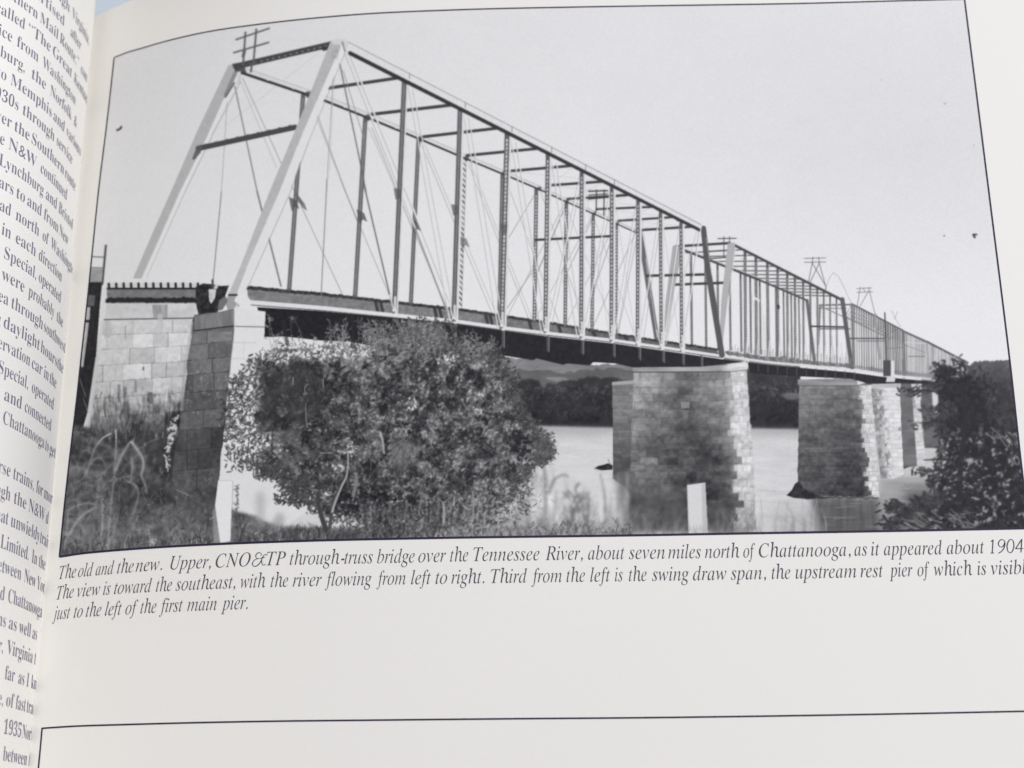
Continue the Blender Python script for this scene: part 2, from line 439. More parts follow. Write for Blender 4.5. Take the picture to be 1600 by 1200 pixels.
poly([(1421, 593), (1437, 593), (1436, 602), (1446, 722), (1433, 728), (1424, 602)], 205 + N_fine * 50, i_pD)
M = mask([(1421, 593), (1437, 593), (1446, 722), (1433, 728), (1424, 602)]); courses(M, 1420, 1448, 600, 726, 6.5, 120, .8, head=9, seed=4)
i_pC = new('stone_pier', 'printed pale round stone pier third along the bridge')
poly([(1358, 601), (1407, 600), (1405, 612)] + rough_edge([(1406, 614), (1412, 742)], 20, 1.2, 3) + [(1396, 748), (1376, 748)] + [(1360, 612)], 214 + N_fine * 26 - 60 * np.clip((1378 + (YY - 600) * .1 - XX) / 14, 0, 1), i_pC)
poly([(1359, 598), (1408, 598), (1407, 606), (1360, 607)], 186 + N_hor * 40, i_pC)
M = mask([(1360, 608), (1405, 608), (1412, 745), (1376, 748)]); courses(M, 1360, 1413, 612, 745, 7, 120, .8, a=.45, head=10, seed=5)
soft(M * np.clip((1386 + (YY - 600) * .1 - XX) / 12, 0, 1) * np.clip((vnoise(4, 5, 95, 2) - .02) * 6, 0, 1), 120, None, .75)
i_pB = new('stone_pier', 'printed stone pier second from the main pier, dark side with pale edge')
B = [(1249, 600)] + rough_edge([(1249, 602), (1246, 774)], 24, 1.5, 1) + [(1375, 777)] + rough_edge([(1374, 770), (1361, 596)], 26, 2.2, 2)
poly(B, 104 + N_mid * 40 + vnoise(17, 8, 92, 2) * 40 + N_hor * 18 + 26 * np.clip((640 - YY) / 40, 0, 1) - 14 * np.clip((XX - 1270) / 60, 0, 1), i_pB)
MB = mask(B)
gB = XX - (1343 + (YY - 600) * .075)
tone_B = 114 + 30 * np.exp(-np.clip(-gB, 0, 99) / 5.) + N_mid * 34 + 16 * np.clip((650 - YY) / 40, -1, 1) - 14 * np.clip((XX - 1270) / 60, 0, 1) - 16 * np.clip((YY - 700) / 50, 0, 1)
lit_B = 212 - 34 * np.exp(-np.clip(gB, 0, 99) / 4.) + N_fine * 20 + N_mid * 16
rowsB = [(y, y) for y in 602 + np.arange(0, 25) * 7.5]
stones(MB, 1246, 1378, rowsB, 17, tone_B, lit_B, lambda y: 1343 + (y - 600) * .075, 6, 68, .5, .9, 102, 1.6, 0, 130)
G[595:780, 1244:1380] += (MB * (N_fine * 20 + N_hor * 20))[595:780, 1244:1380]
poly([(1246, 593), (1342, 591), (1361, 586), (1361, 596), (1340, 602), (1247, 602)], 150 + N_hor * 50, i_pB)
poly([(1338, 588), (1361, 585), (1360, 597), (1340, 601)], 216, i_pB)
seg(1247, 602.5, 1340, 603, 1, 70, None, .7)
i_rock = new('river_rocks', 'printed dark rocks at the foot of the second pier')
poly([(1229, 774), (1237, 766), (1242, 756), (1248, 752), (1255, 762), (1266, 770), (1285, 776), (1300, 778), (1262, 780), (1240, 778)], 52 + N_fine * 50, i_rock)
for k in range(26): leaf(1262 + k * 4.3, 778 + rng.randn(), 5, 2, 0, 60, None, .6)
i_rest = new('stone_pier', 'printed rest pier left of the main pier')
R_ = [(957, 600), (991, 598), (991, 780), (975, 760), (958, 748)]
poly(R_, 126 + N_mid * 30 + N_hor * 26 - 34 * np.clip((YY - 640) / 80, 0, 1), i_rest)
stones(mask(R_), 956, 992, [(y, y) for y in 602 + np.arange(0, 29) * 5.4], 14, 126 + N_mid * 26 - 36 * np.clip((YY - 640) / 80, 0, 1), spread=6, joint=80, ja=.5, jw=.9, seed=103)
poly([(956, 597), (991, 594), (991, 600), (956, 602)], 165, i_rest)
i_rk2 = new('river_rocks', 'printed low dark rock beside the rest pier')
poly([(928, 732), (935, 728), (944, 726), (950, 724), (957, 727), (957, 734), (940, 735)], 55 + N_fine * 40, i_rk2)
seg(950, 718, 955, 728, 1, 80, i_rk2, .8)
M = blur(mask([(958, 740), (992, 735), (986, 830), (976, 832), (968, 780)]), 4); soft(M, 128 + N_vert * 50, None, .75)
i_pA = new('stone_pier', 'printed large main pier in the river, dark side with sunlit rough right edge')
A = [(989, 578)] + rough_edge([(990, 582), (982, 836)], 30, 1.4, 5) + [(1183, 836)] + rough_edge([(1182, 830), (1173, 665)], 18, 2.6, 6) + rough_edge([(1172, 660), (1167, 578)], 9, 1.8, 7)
d1 = np.exp(-(((XX - 1095) / 60) ** 2 + ((YY - 720) / 60) ** 2)) * 42 + np.exp(-(((XX - 1065) / 26) ** 2 + ((YY - 610) / 60) ** 2)) * 26
N_stn = vnoise(26, 12, 91, 2)
poly(A, 126 + N_mid * 40 + N_stn * 40 + N_fine * 18 + 12 * np.clip((660 - YY) / 60, -1, 1) - d1 + np.clip((XX - 1100) / 40, 0, 1) * 8 - 26 * np.clip((YY - 735) / 40, 0, 1), i_pA)
MA = mask(A)
gA = XX - (1139 + (YY - 590) * .045)
tone_A = 130 + 34 * np.exp(-np.clip(-gA, 0, 99) / 7.) + N_mid * 34 + N_big * 20 + 10 * np.clip((650 - YY) / 60, -1.5, 1) - d1 * .9 - 26 * np.clip((YY - 735) / 50, 0, 1) + 9 * np.clip((1010 - XX) / 20, 0, 1)
lit_A = 206 - 34 * np.exp(-np.clip(gA, 0, 99) / 6.) + N_fine * 24 + N_mid * 18 - 40 * np.clip((YY - 770) / 60, 0, 1) - 14 * np.clip((XX - 1160 - (YY - 590) * .04) / 12, 0, 1)
rowsA = [(y, y) for y in 583 + np.cumsum([0] + [float(v) for v in np.random.RandomState(3).uniform(9.6, 12.8, 23)])]
stones(MA, 984, 1186, rowsA, 25, tone_A, lit_A, lambda y: 1139 + (y - 590) * .045, 6.5, 66, .6, 1.1, 101, 2.2, .16)
G[578:838, 980:1190] += (MA * (N_fine * 20 + N_mid * 22 + N_hor * 14))[578:838, 980:1190]
G[578:800, 980:1190] = blur(G[570:808, 972:1198], .6)[8:-8, 8:-8]
poly([(1064, 628), (1077, 628), (1077, 638), (1064, 638)], 165, None, .6); poly([(1067, 641), (1076, 641), (1075, 655), (1067, 655)], 150, None, .4)
poly([(988, 574), (1100, 573), (1140, 568), (1171, 562), (1168, 578), (1140, 581), (989, 581)], 158 + N_hor * 50 + 50 * np.clip((XX - 1125) / 15, 0, 1), i_pA)
seg(988, 581.5, 1140, 581, 1.3, 60, None, .8); seg(1140, 581, 1168, 578, 1.1, 90, None, .7); seg(990, 573.5, 1136, 570, 1, 60, None, .6)
MW = .8 * MA * np.clip((YY - 765) / 45, 0, 1); soft(MW * (1 - .75 * np.clip((XX - 1140) / 8, 0, 1)), 88 + N_vert * 30 + N_mid * 26, None, .5)

# ---- far spans of the bridge
def ppt(pts, t):
    """point at fraction t (by x) along a polyline"""
    x = lerp(pts[0][0], pts[-1][0], t); return x, pl(pts, x)
i_s4 = new('truss_span', 'printed farthest truss span fading into the distance')
poly([(1395, 508), (1410, 515), (1450, 534), (1512, 565), (1512, 588), (1465, 594), (1395, 586)], 206 + N_vert * 40, i_s4)
for k in range(64):
    x = 1372 + k * 2.2; yt = pl([(1331, 475), (1410, 516), (1450, 534), (1512, 566)], x) + 3; yb = pl([(1330, 578), (1462, 594), (1512, 592)], x)
    seg(x, yt, x + .5, yb, 1.2, 84 + rng.rand() * 70, i_s4, .35 + rng.rand() * .6)
for (x0, y0, x1, y1, w, t) in [(1410, 517, 1450, 535, 3.2, 92), (1450, 535, 1512, 567, 3.4, 84), (1372, 515, 1418, 541, 2.4, 150), (1410, 535, 1450, 537, 1.6, 205), (1418, 541, 1446, 551, 1.6, 150), (1448, 536, 1452, 590, 2, 150), (1473, 548, 1475, 590, 1.6, 195),
                               (1492, 556, 1493, 588, 1.4, 200), (1420, 557, 1445, 557, 1.4, 110), (1385, 545, 1412, 543, 1.4, 120), (1412, 520, 1414, 590, 2.4, 110)]:
    seg(x0, y0, x1, y1, w, t, i_s4, .85)
i_s3 = new('truss_span', 'printed third truss span')
ch3 = [(1331, 475), (1368, 494), (1410, 516)]; fc3 = [(1322, 496), (1345, 505), (1375, 515), (1392, 530)]
for k in range(22):
    t = k / 21.; x, y = ppt(ch3, t); yb = 575 + (x - 1330) * .135
    seg(x, y, x + .5, yb, 1.9, 86 + rng.rand() * 50, i_s3, .85)
    x2, y2 = ppt(fc3, t); seg(x2, y2, x2 + 1, yb - 4, 1.2, 110 + rng.rand() * 80, i_s3, .55)
    seg(x + 1.5, y + 20, x - 1, yb, .9, 225, i_s3, .6)
    if k % 1 == 0 and k < 20: seg(x2 - 2, y2, x - 1, y + 2, 1.2, 105, i_s3, .65)
for (x0, y0, x1, y1, w, t) in [(1331, 475, 1410, 516, 2.6, 90), (1322, 496, 1392, 530, 1.8, 120), (1278, 477, 1332, 476, 2.4, 95), (1280, 482, 1322, 482, 1.4, 110), (1367, 493, 1374, 560, 4, 150),
                               (1331, 476, 1334, 575, 3.4, 120), (1283, 479, 1322, 497, 1.6, 120), (1325, 529, 1382, 529, 1.8, 75), (1340, 533, 1383, 533, 1.3, 100), (1281, 480, 1278, 560, 3, 110)]:
    seg(x0, y0, x1, y1, w, t, i_s3, .9)
# overgrown low greys between the members, near the deck
M = blur(mask([(1180, 545), (1270, 535), (1400, 545), (1500, 575), (1500, 590), (1330, 575), (1180, 562)]), 5)
i_s2 = new('truss_span', 'printed second truss span over the main pier')
nc2 = [(1147, 382), (1316, 468)]; fc2 = [(1069, 391), (1185, 437), (1262, 470)]
def deckY(x): return pl([(386, 472), (500, 481), (620, 493), (712, 502), (790, 513), (857, 521), (960, 532), (1125, 556), (1200, 566), (1330, 578), (1380, 585), (1462, 594)], x)
xn = [1164, 1181, 1199, 1215, 1230, 1242, 1255, 1266, 1277, 1287, 1297, 1307]
xf = [1079.5, 1102, 1121, 1140, 1157, 1172, 1187, 1200, 1212, 1224, 1236, 1248]
for k in range(40):
    x = 1150 + rng.rand() * 175; y0 = pl(nc2, min(x, 1316)) + 60 + rng.rand() * 30
    seg(x, y0, x + rng.randn() * 2, deckY(x) - 2, 1, 150 + rng.rand() * 60, i_s2, .5)
def lattice(x0, y0, x1, y1, w, t=92, pid=None, step=4.2, dot=205, side=None, dr=1.5):
    seg(x0, y0, x1, y1, w, t, pid)
    L = math.hypot(x1 - x0, y1 - y0); n = int(L / step)
    if side: seg(x0 + w / 2 + side / 2, y0 + 3, x1 + w / 2 + side / 2, y1, side, 214, pid)
    for i in range(2, n):
        u = (i + .5) / n; 
        seg(lerp(x0, x1, u), lerp(y0, y1, u) - dr * .4, lerp(x0, x1, u), lerp(y0, y1, u) + dr * .4, w * .42, dot, None, .85 * (.7 + .3 * rng.rand()))
for i, x in enumerate(xf):
    y = pl(fc2, x); lattice(x, y + 2, x + 1.5, deckY(x) - 12, 3.6 - i * .12, 98, i_s2, 4, 190)
for i in range(12):
    xa, xb = xf[i] - 6, xn[i]; seg(xa if i else 1072, pl(fc2, xf[i]) - (3 if i else 0), xb, pl(nc2, xb) - .5, 1.9, 92, i_s2, .9)
for i, x in enumerate(xn):
    lattice(x, pl(nc2, x) + 2, x + 1, deckY(x) - 3, 4.4 - i * .16, 96, i_s2, 4, 190)
    seg(x + 4 - i * .15, deckY(x) - 34, x + 1, deckY(x), 1.6, 226, i_s2, .8); seg(x - 6, pl(nc2, x) + 8, x + 7, deckY(x) - 2, .9, 165, i_s2, .45)
    seg(x + 3 - i * .15, pl(nc2, x) + 4, x + 3 - i * .15, deckY(x) - 5, 1, 218, i_s2, .55)
seg(1069, 391, 1185, 437, 3.6, 80, i_s2); seg(1185, 437, 1262, 470, 3, 85, i_s2); seg(1070, 388, 1185, 434, 1.4, 200, i_s2, .8)
seg(1147, 383, 1316, 469, 4.2, 82, i_s2); seg(1150, 380.5, 1316, 465.5, 1.8, 222, i_s2)
for (x0, y0, x1, y1, w, t) in [(1055, 385, 1066, 384, 3, 80), (1066, 384.5, 1140, 380, 4, 78), (1051, 445, 1130, 442, 4, 74), (1102, 393, 1140, 391, 2, 90), (1109, 404, 1139, 402, 2, 90)]:
    seg(x0, y0, x1, y1, w, t, i_s2)
poly([(1051, 384), (1061, 384), (1066, 392), (1056, 440), (1044, 505), (1041, 528), (1037, 528), (1040, 470)], 168, i_s2)
seg(1062, 388, 1042, 520, 1, 205, i_s2, .7)
poly([(1137, 380), (1148, 379), (1149, 388), (1138, 460), (1131, 520), (1127, 555), (1123, 555), (1127, 470)], 172, i_s2)
seg(1149, 388, 1130, 548, 1.2, 222, i_s2, .8)
seg(1316, 468, 1331, 575, 7, 100, i_s2, 1, 6); seg(1261, 470, 1272, 562, 5, 98, i_s2, .9); seg(1267, 510, 1318, 511, 2.6, 78, i_s2); seg(1280, 514, 1328, 514, 1.6, 90, i_s2)
seg(1216, 478, 1216.5, 481, 4, 60, i_s2, .9); seg(1180, 466, 1186, 470, 3.4, 226, i_s2, .9)
# crossarms and poles carried by the bridge
i_arm2 = new('telegraph_crossarms', 'printed small crossarms over the second portal')
for (x0, y0, x1, y1, w) in [(1122, 373, 1150, 372.5, 1.8), (1131, 370, 1131, 402, 1.5), (1140, 370, 1140, 380, 1.4)]: seg(x0, y0, x1, y1, w, 88, i_arm2, .9)
i_tw1 = new('telegraph_tower', 'printed lattice telegraph tower on the second span')
for (x0, y0, x1, y1) in [(1257, 404, 1290, 403), (1257, 410, 1290, 409.5), (1270, 402, 1269, 412), (1279, 402, 1280, 411), (1269, 411, 1263, 442), (1269, 411, 1290, 447), (1280, 411, 1265, 443), (1280, 411, 1291, 451), (1290, 451, 1289, 458)]:
    seg(x0, y0, x1, y1, 1.2, 98, i_tw1, .85)
cv = [(1290, 451), (1296, 434), (1302, 426), (1310, 432), (1320, 452), (1331, 476)]
for a_, b_ in zip(cv[:-1], cv[1:]): seg(*a_, *b_, 1, 150, i_tw1, .7)
i_tw2 = new('telegraph_tower', 'printed small lattice telegraph tower on the third span')
for (x0, y0, x1, y1) in [(1339, 451, 1362, 450), (1339, 457, 1363, 456), (1344, 449, 1339, 481), (1357, 449, 1367, 490), (1357, 455, 1344, 478), (1348, 450, 1352, 456), (1367, 490, 1376, 500)]:
    seg(x0, y0, x1, y1, 1.1, 108, i_tw2, .8)
i_tw3 = new('telegraph_tower', 'printed faint far telegraph tower on the farthest span')
for (x0, y0, x1, y1) in [(1392, 486, 1395, 488), (1395, 489, 1399, 499), (1402, 487, 1398, 498), (1399, 499, 1407, 510)]: seg(x0, y0, x1, y1, 1, 150, i_tw3, .7)
i_cab = new('signal_cabin', 'printed small cabin with a pole at the edge of the deck')
seg(1382.5, 489, 1385, 564, 2, 78, i_cab); seg(1410, 562, 1411, 590, 2, 110, i_cab, .6)

# ---- deck and dark underside
i_deck = new('bridge_deck', 'printed bridge deck with white lower chord and dark underside')
poly([(402, 480), (500, 486), (620, 497), (712, 506), (790, 517), (857, 526), (960, 537), (1125, 561), (1200, 570), (1330, 582), (1380, 589), (1462, 597), (1462, 600), (1400, 599), (1358, 600),
      (1330, 592), (1245, 588), (1172, 583), (1168, 565), (1095, 573), (988, 574), (962, 568), (927, 566), (921, 571), (887, 568), (879, 570), (838, 560), (833, 563), (783, 555), (776, 558),
      (712, 552), (706, 545), (620, 541), (604, 545), (546, 534), (452, 536), (444, 526), (412, 527)], 50 + N_fine * 14, i_deck)
for x in (712, 787, 857, 911, 960, 1000, 1037, 1068, 1097):
    h = 30 - (x - 712) * .028; seg(x - 1, deckY(x) + 4, x - 1, deckY(x) + h, 5 - (x - 712) * .006, 96, i_deck, .8); seg(x + 1, deckY(x) + 5, x + 1, deckY(x) + h + 3, 1.4, 176, i_deck, .6)
for x in np.arange(1185, 1340, 15): seg(x, deckY(x) + 3, x, deckY(x) + 16, 2, 100, i_deck, .6); 
# floor behind the lower chord
def topd(x): return pl([(386, 448), (500, 458), (600, 469), (730, 484), (850, 502), (1000, 527), (1110, 543), (1130, 546)], x)
P1 = [(x, topd(x)) for x in range(386, 1126, 12)] + [(1125, 556)] + [(x, deckY(x)) for x in range(1120, 380, -12)]
poly(P1, 132 + N_fine * 34 + N_hor * 10 - np.clip((XX - 700) / 300, 0, 1) * 26, i_deck)
for x in range(384, 1124, 3):
    seg(x, topd(x) + 1.6 + rng.randn() * .5, x + 3, topd(x + 3) + 1.6 + rng.randn() * .5, 5.2 - (x - 384) * .003, 58 + rng.rand() * 28, i_deck, .95)
for x in (590, 598, 682, 690, 762, 769, 830, 876, 930, 980): seg(x - 3, topd(x) + 4, x, deckY(x) - 4, 5, 66, i_deck, .85)
for x in range(1135, 1462, 3):
    y = deckY(x); seg(x, y - 7 + rng.rand() * 2, x + 3, y - 5, 4 + rng.rand() * 3, 92 + rng.rand() * 60, i_deck, .75 if x < 1330 else .3)
for x in np.arange(1140, 1335, 4.2): seg(x, deckY(x) - 6, x + .5, deckY(x) - 15 - rng.rand() * 6, 1.5, 105 + rng.rand() * 60, i_s2, .6)
xs_ = list(range(372, 1130, 8))
for a_, b_ in zip(xs_[:-1], xs_[1:]):
    seg(a_, deckY(a_), b_, deckY(b_), 6.6 - (a_ - 372) * .0035, 222, i_deck)
    seg(a_, deckY(a_) + 4.2 - (a_ - 372) * .002, b_, deckY(b_) + 4.2 - (b_ - 372) * .002, 1.6, 84, i_deck, .8)
xs_ = list(range(1128, 1463, 8))
for a_, b_ in zip(xs_[:-1], xs_[1:]): seg(a_, deckY(a_), b_, deckY(b_), 3.6 - (a_ - 1128) * .004, 216, i_deck)
poly([(1380, 563), (1392, 563), (1392, 588), (1380, 588)], 84, i_cab); poly([(1392, 563), (1397, 564), (1397, 588), (1392, 588)], 215, i_cab); poly([(1386, 588), (1399, 588), (1398, 597), (1384, 597)], 205, i_cab)

# ---- first span
i_s1f = new('truss_side', 'printed far side of the first truss span')
i_s1 = new('truss_side', 'printed near side of the first truss span')
i_lat = new('cross_struts', 'printed struts across the top of the first truss span')
fch = [(378, 108), (482, 143), (505, 151), (575, 179), (657, 213), (727, 243), (787, 268), (843, 292), (886, 312), (929, 331), (965, 347), (996, 361)]
def fy(x): return pl(fch, x)
FV = [(474, 145, 452, 451, 7), (571, 183, 555, 462, 7), (654, 216, 642, 473, 6.5), (726, 246, 719, 481, 5), (785, 271, 780, 493, 6), (838, 294, 835, 501, 6), (885, 315, 883, 508, 5.5), (927, 334, 925, 514, 5.2), (963, 347, 962, 522, 5), ]
NVt = [(632, 122), (719, 165), (792.5, 204), (856, 237), (909, 263), (956, 287), (997, 307), (1032, 327), (1064, 344)]
NVb = [(616, 487), (709, 500), (784, 511), (852, 518), (908, 526), (955, 531), (996, 537), (1033, 542), (1065, 547)]
# far diagonals (thin bars)
for (x0, y0, x1, y1, w, t) in [(367, 135, 402, 300, 2, 120), (402, 300, 439, 447, 2.6, 112), (379, 122, 437, 250, 1.3, 150), (437, 250, 535, 460, 1.3, 150), (372, 118, 432, 262, 1.1, 175), (355, 160, 346, 300, 1.2, 165), (346, 300, 333, 440, 1.6, 120),
        (495, 85, 352, 197, .8, 186), (495, 177, 540, 300, 1.3, 150), (540, 300, 612, 470, 1.3, 160), (489, 170, 532, 280, 1.2, 165), (532, 280, 560, 350, 1.4, 140),
        (581, 200, 650, 372, 1.4, 160), (576, 200, 700, 484, 1.2, 170), (660, 228, 768, 488, 1.2, 165), (664, 226, 776, 492, 1.1, 175), (732, 256, 826, 498, 1.2, 165), (735, 253, 832, 500, 1.1, 175),
        (790, 280, 874, 505, 1.1, 165), (845, 300, 916, 512, 1.1, 165), (838, 300, 790, 380, 1.2, 150), (838, 415, 780, 500, 1.3, 150), (885, 318, 838, 430, 1.8, 140), (882, 318, 790, 500, 1.2, 165), (927, 338, 880, 440, 1.3, 150), (925, 338, 836, 500, 1.1, 165),
        (963, 352, 922, 470, 1.3, 150), (960, 352, 884, 508, 1.1, 165), (992, 366, 926, 512, 1.2, 160), (996, 366, 966, 520, 1.2, 165), (888, 330, 962, 520, 1, 175), (930, 345, 990, 520, 1, 175)]:
    seg(x0, y0, x1, y1, w, t, i_s1f, .85)
for (x0, y0, x1, y1, w) in FV:
    if abs(x0 - 726) < 1:
        for k in range(28):
            u = k / 28.; seg(lerp(x0, x1, u) - 1.5, lerp(y0, y1, u), lerp(x0, x1, u) + 1.5, lerp(y0, y1, u + .02), 2.4, 70 + rng.rand() * 70, i_s1f, .9)
        seg(x0 - 2.4, y0, x1 - 2.4, y1, 1.1, 206, i_s1f); seg(x0 + 2.6, y0, x1 + 2.4, y1, 1, 130, i_s1f, .8)
    else: lattice(x0, y0, x1, y1, w, 106, i_s1f, 4.4 if x0 < 800 else 5.2, 150 if x0 < 800 else 215, None, 1.6)
# gussets on far verticals
for (x, y, a_) in [(565, 335, 1), (650, 350, 1), (459, 315, 1), (725, 375, .7)]: poly([(x - 8, y - 8), (x + 4, y - 2), (x + 9, y + 12), (x + 2, y + 8), (x - 3, y + 16)], 92, i_s1f, .8 * a_)
# far chord: pale top and dark underside
fx_ = [378, 420, 460, 482, 505, 540, 575, 620, 657, 727, 787, 843, 886, 929, 965, 996]
for a_, b_ in zip(fx_[:-1], fx_[1:]):
    w = 8 - (a_ - 378) * .008
    seg(a_, fy(a_) + 1, b_, fy(b_) + 1, w, 214, i_s1f); seg(a_, fy(a_) + 1 - w / 2, b_, fy(b_) + 1 - w / 2, .9, 150, i_s1f, .8)
    seg(a_, fy(a_) + w * .5 + 2, b_, fy(b_) + w * .5 + 2, w * .55, 66, i_s1f)
for x in (482, 575, 657, 729, 787, 843, 886, 929, 965):
    z_ = 1 - (x - 482) * .0011; poly([(x - 4 * z_, fy(x)), (x + 4 * z_, fy(x)), (x + 5 * z_, fy(x) + 6 * z_), (x + 1, fy(x) + 12 * z_), (x - 4 * z_, fy(x) + 8 * z_)], 76, i_s1f, .8)
# far inclined end posts
poly([(357.5, 101), (369, 104), (368, 112), (323, 215), (281, 300), (250, 370), (221, 435), (208, 435), (238, 365), (267, 300), (310, 201)], 178 + N_fine * 8, i_s1f)
seg(376, 128, 331, 212, 1.4, 160, i_s1f, .8); seg(331, 214, 289, 300, 1.1, 150, i_s1f, .8); seg(289, 300, 229, 434, 1, 160, i_s1f, .8)
for (x0, y0, x1, y1) in [(372, 112, 326, 214), (326, 214, 285, 300), (285, 300, 226, 434)]: seg(x0, y0, x1, y1, 5, 224, i_s1f, .9)
seg(369, 112, 353, 148, 6, 130, i_s1f, .8); seg(375, 118, 372, 132, 4, 200, i_s1f); seg(366, 130, 352, 152, 3, 100, i_s1f, .8)
seg(999, 360, 1004, 390, 8, 104, i_s1f, 1, 8); seg(1004, 390, 1026, 527, 8, 108, i_s1f); seg(1009, 405, 1027, 527, 1.4, 190, i_s1f, .8)
# struts across the top
LS = [(512, 138, 628, 121, 5.2), (579, 179, 716, 163, 5.2), (660, 214, 790, 199, 4.8), (730, 243, 853, 231, 4.6), (790, 268, 906, 258, 4.4), (855, 290, 953, 283, 4.2), (887, 311, 991, 304, 3.8), (932, 327, 1028, 323, 3.6), (967, 345, 1058, 339, 3.6), (995, 360, 1086, 354, 4)]
for (x0, y0, x1, y1, w) in LS:
    seg(x0, y0, x1, y1, w, 78, i_lat); poly([(x1 - 14, y1 - 1), (x1, y1 - 4), (x1 + 3, y1 + 4), (x1 - 2, y1 + 3)], 70, i_lat)
for a_, b_ in zip(LS[4:-1], LS[5:]):
    seg(a_[0] + 4, a_[1], b_[2] - 6, b_[3], .8, 170, i_lat, .6); seg(a_[2] - 6, a_[3], b_[0] + 4, b_[1], .8, 170, i_lat, .6)
for (x0, y0, x1, y1, w) in [(837, 375, 955, 369, 3.6), (1011, 431, 1099, 429, 4), (920, 311, 986, 305, 2.4)]: seg(x0, y0, x1, y1, w, 70, i_lat)
seg(369, 104, 519, 69, 9.5, 82, i_lat)
for k in range(15):
    u = (k + .6) / 15.4; seg(lerp(375, 516, u), lerp(103.5, 70.5, u), lerp(375, 516, u) + 1.5, lerp(103.5, 70.5, u) - .3, 1.9, 170, None, .75 if k > 2 else .3)
seg(310, 232, 461, 199, 8.5, 84, i_lat)
for k in range(9): u = (k + .5) / 9; seg(lerp(312, 460, u), lerp(228, 195, u), lerp(312, 460, u) + 2, lerp(227.5, 194.5, u), 3, 90, i_lat, .7)
poly([(308, 228), (316, 226), (314, 238), (304, 250), (300, 249)], 100, i_lat, .9)
poly([(516, 70), (500, 76), (506, 80), (512, 78)], 70, i_lat)
poly([(362, 100), (374, 98), (382, 104), (386, 116), (376, 112), (368, 112)], 82, i_lat, .9)
# telegraph crossarms on the first portal and inside the span
i_arm = new('telegraph_crossarms', 'printed large telegraph crossarms on top of the first portal')
for (x0, y0, x1, y1, w) in [(383.5, 51, 380, 100, 3.2), (400.5, 46, 396, 100, 3.2), (394, 100, 392, 112, 3.4), (369, 62, 420.5, 44.5, 2.8), (365.5, 82.5, 419.5, 66.5, 2.8), (382, 80, 380, 88, 5)]: seg(x0, y0, x1, y1, w, 104, i_arm, .95)
i_arm3 = new('telegraph_crossarms', 'printed crossarms seen through the middle of the first span')
for (x0, y0, x1, y1, w) in [(920, 299, 949, 298, 2.6), (920, 305, 949, 303, 1.8), (932, 297, 931.5, 330, 2), (944, 297, 943.5, 336, 2)]: seg(x0, y0, x1, y1, w, 78, i_arm3, .9)
# near diagonals
for (x0, y0, x1, y1, w, t) in [(530, 80, 521, 112, 1.4, 150), (521, 112, 510, 300, 1.3, 160), (511, 280, 501, 478, 1.6, 130), (524, 90, 514, 280, 1, 190),
        (531, 100, 560, 240, 2, 105), (560, 240, 572, 300, 2, 108), (569, 290, 615, 487, 2.4, 112), (536, 110, 568, 215, 1.4, 150)]: seg(x0, y0, x1, y1, w, t, i_s1, .9)
for (x0, y0, x1, y1, w) in [(537, 75, 627, 300, 2.4), (627, 300, 702, 495, 2.4), (545, 80, 640, 312, 2.4), (640, 312, 715, 502, 2.6)]:
    seg(x0, y0, x1, y1, w, 222, i_s1); seg(x0 - 1.6, y0, x1 - 1.6, y1, .9, 138, i_s1, .8)
seg(649, 357, 700, 490, 1.6, 120, i_s1, .9)
for i, (tx, ty) in enumerate(NVt[:-1]):
    if i < 4:
        bx, by = NVb[i + 1]
        for d, w in ((0, 1.7), (7, 1.7)):
            seg(tx + 7 + d, ty + 16 + d * .4, bx - 6 + d * 1.3, by + 2, w, 220, i_s1, .95); seg(tx + 5.8 + d, ty + 16 + d * .4, bx - 7.2 + d * 1.3, by + 2, .8, 140, i_s1, .8)
    if i >= 4 or i == 3:
        pass
for i in range(4, 9):                       # the other way, towards the far end
    tx, ty = NVt[i]; bx, by = NVb[i - 1]
    seg(tx - 1, ty + 6, bx + 3, by + 3, 1.7, 224, i_s1, .9); seg(tx - 2.4, ty + 6, bx + 1.6, by + 3, .8, 140, i_s1, .8)
    seg(tx + 1, ty + 14, bx + 9, by - 4, 1.1, 160, i_s1, .7)
    bx, by = NVb[min(i + 1, 8)]; seg(tx + 2, ty + 8, bx - 2, by, .9, 160, i_s1, .6)
seg(1094, 362, 1068, 540, 1.8, 222, i_s1, .9); seg(1092, 362, 1066, 540, .9, 140, i_s1, .8); seg(1090, 362, 1040, 538, 1.4, 210, i_s1, .8); seg(1088, 362, 1038, 538, .8, 150, i_s1, .7)
# near verticals
W_ = [7.6, 7.4, 8, 6.6, 6.2, 5.8, 5.6, 5.2, 5]
for i in range(9):
    (tx, ty), (bx, by), w = NVt[i], NVb[i], W_[i]
    lattice(tx, ty, bx, by, w, 100, i_s1, 4.6 if i < 2 else 6.2, 142 if i < 2 else 216, 3.2 if i > 0 else 2.2, 1.8 if i < 2 else 2.4)
    poly([(tx - 12, ty - 6), (tx + 2, ty - 4), (tx + 4, ty + 4), (tx - 6, ty + 2)], 70, i_s1, .9)
    seg(bx + 1.5, by - 22, bx + 1.5, by + 4, 4.2 - i * .2, 214, i_s1, .85)
    seg(bx, by - 2, bx + 3, by + 3, 6 - i * .25, 220, i_s1); 
    seg(bx - 7, by - 26, bx, by + 1, 2.2 - i * .1, 218, i_s1, .9); 
    if i > 3: seg(bx + 8, by - 22, bx + 2, by + 1, 2, 218, i_s1, .9)
for (x, y) in [(622, 300), (712, 325), (788, 355)]: poly([(x - 7, y - 6), (x + 5, y - 4), (x + 4, y + 10), (x - 4, y + 12)], 98, i_s1, .75)
for (x, y) in [(468, 318), (452 + 22, 326)]: poly([(x - 8, y - 20), (x + 2, y - 8), (x + 6, y + 4), (x - 2, y - 2)], 96, i_s1, .7)
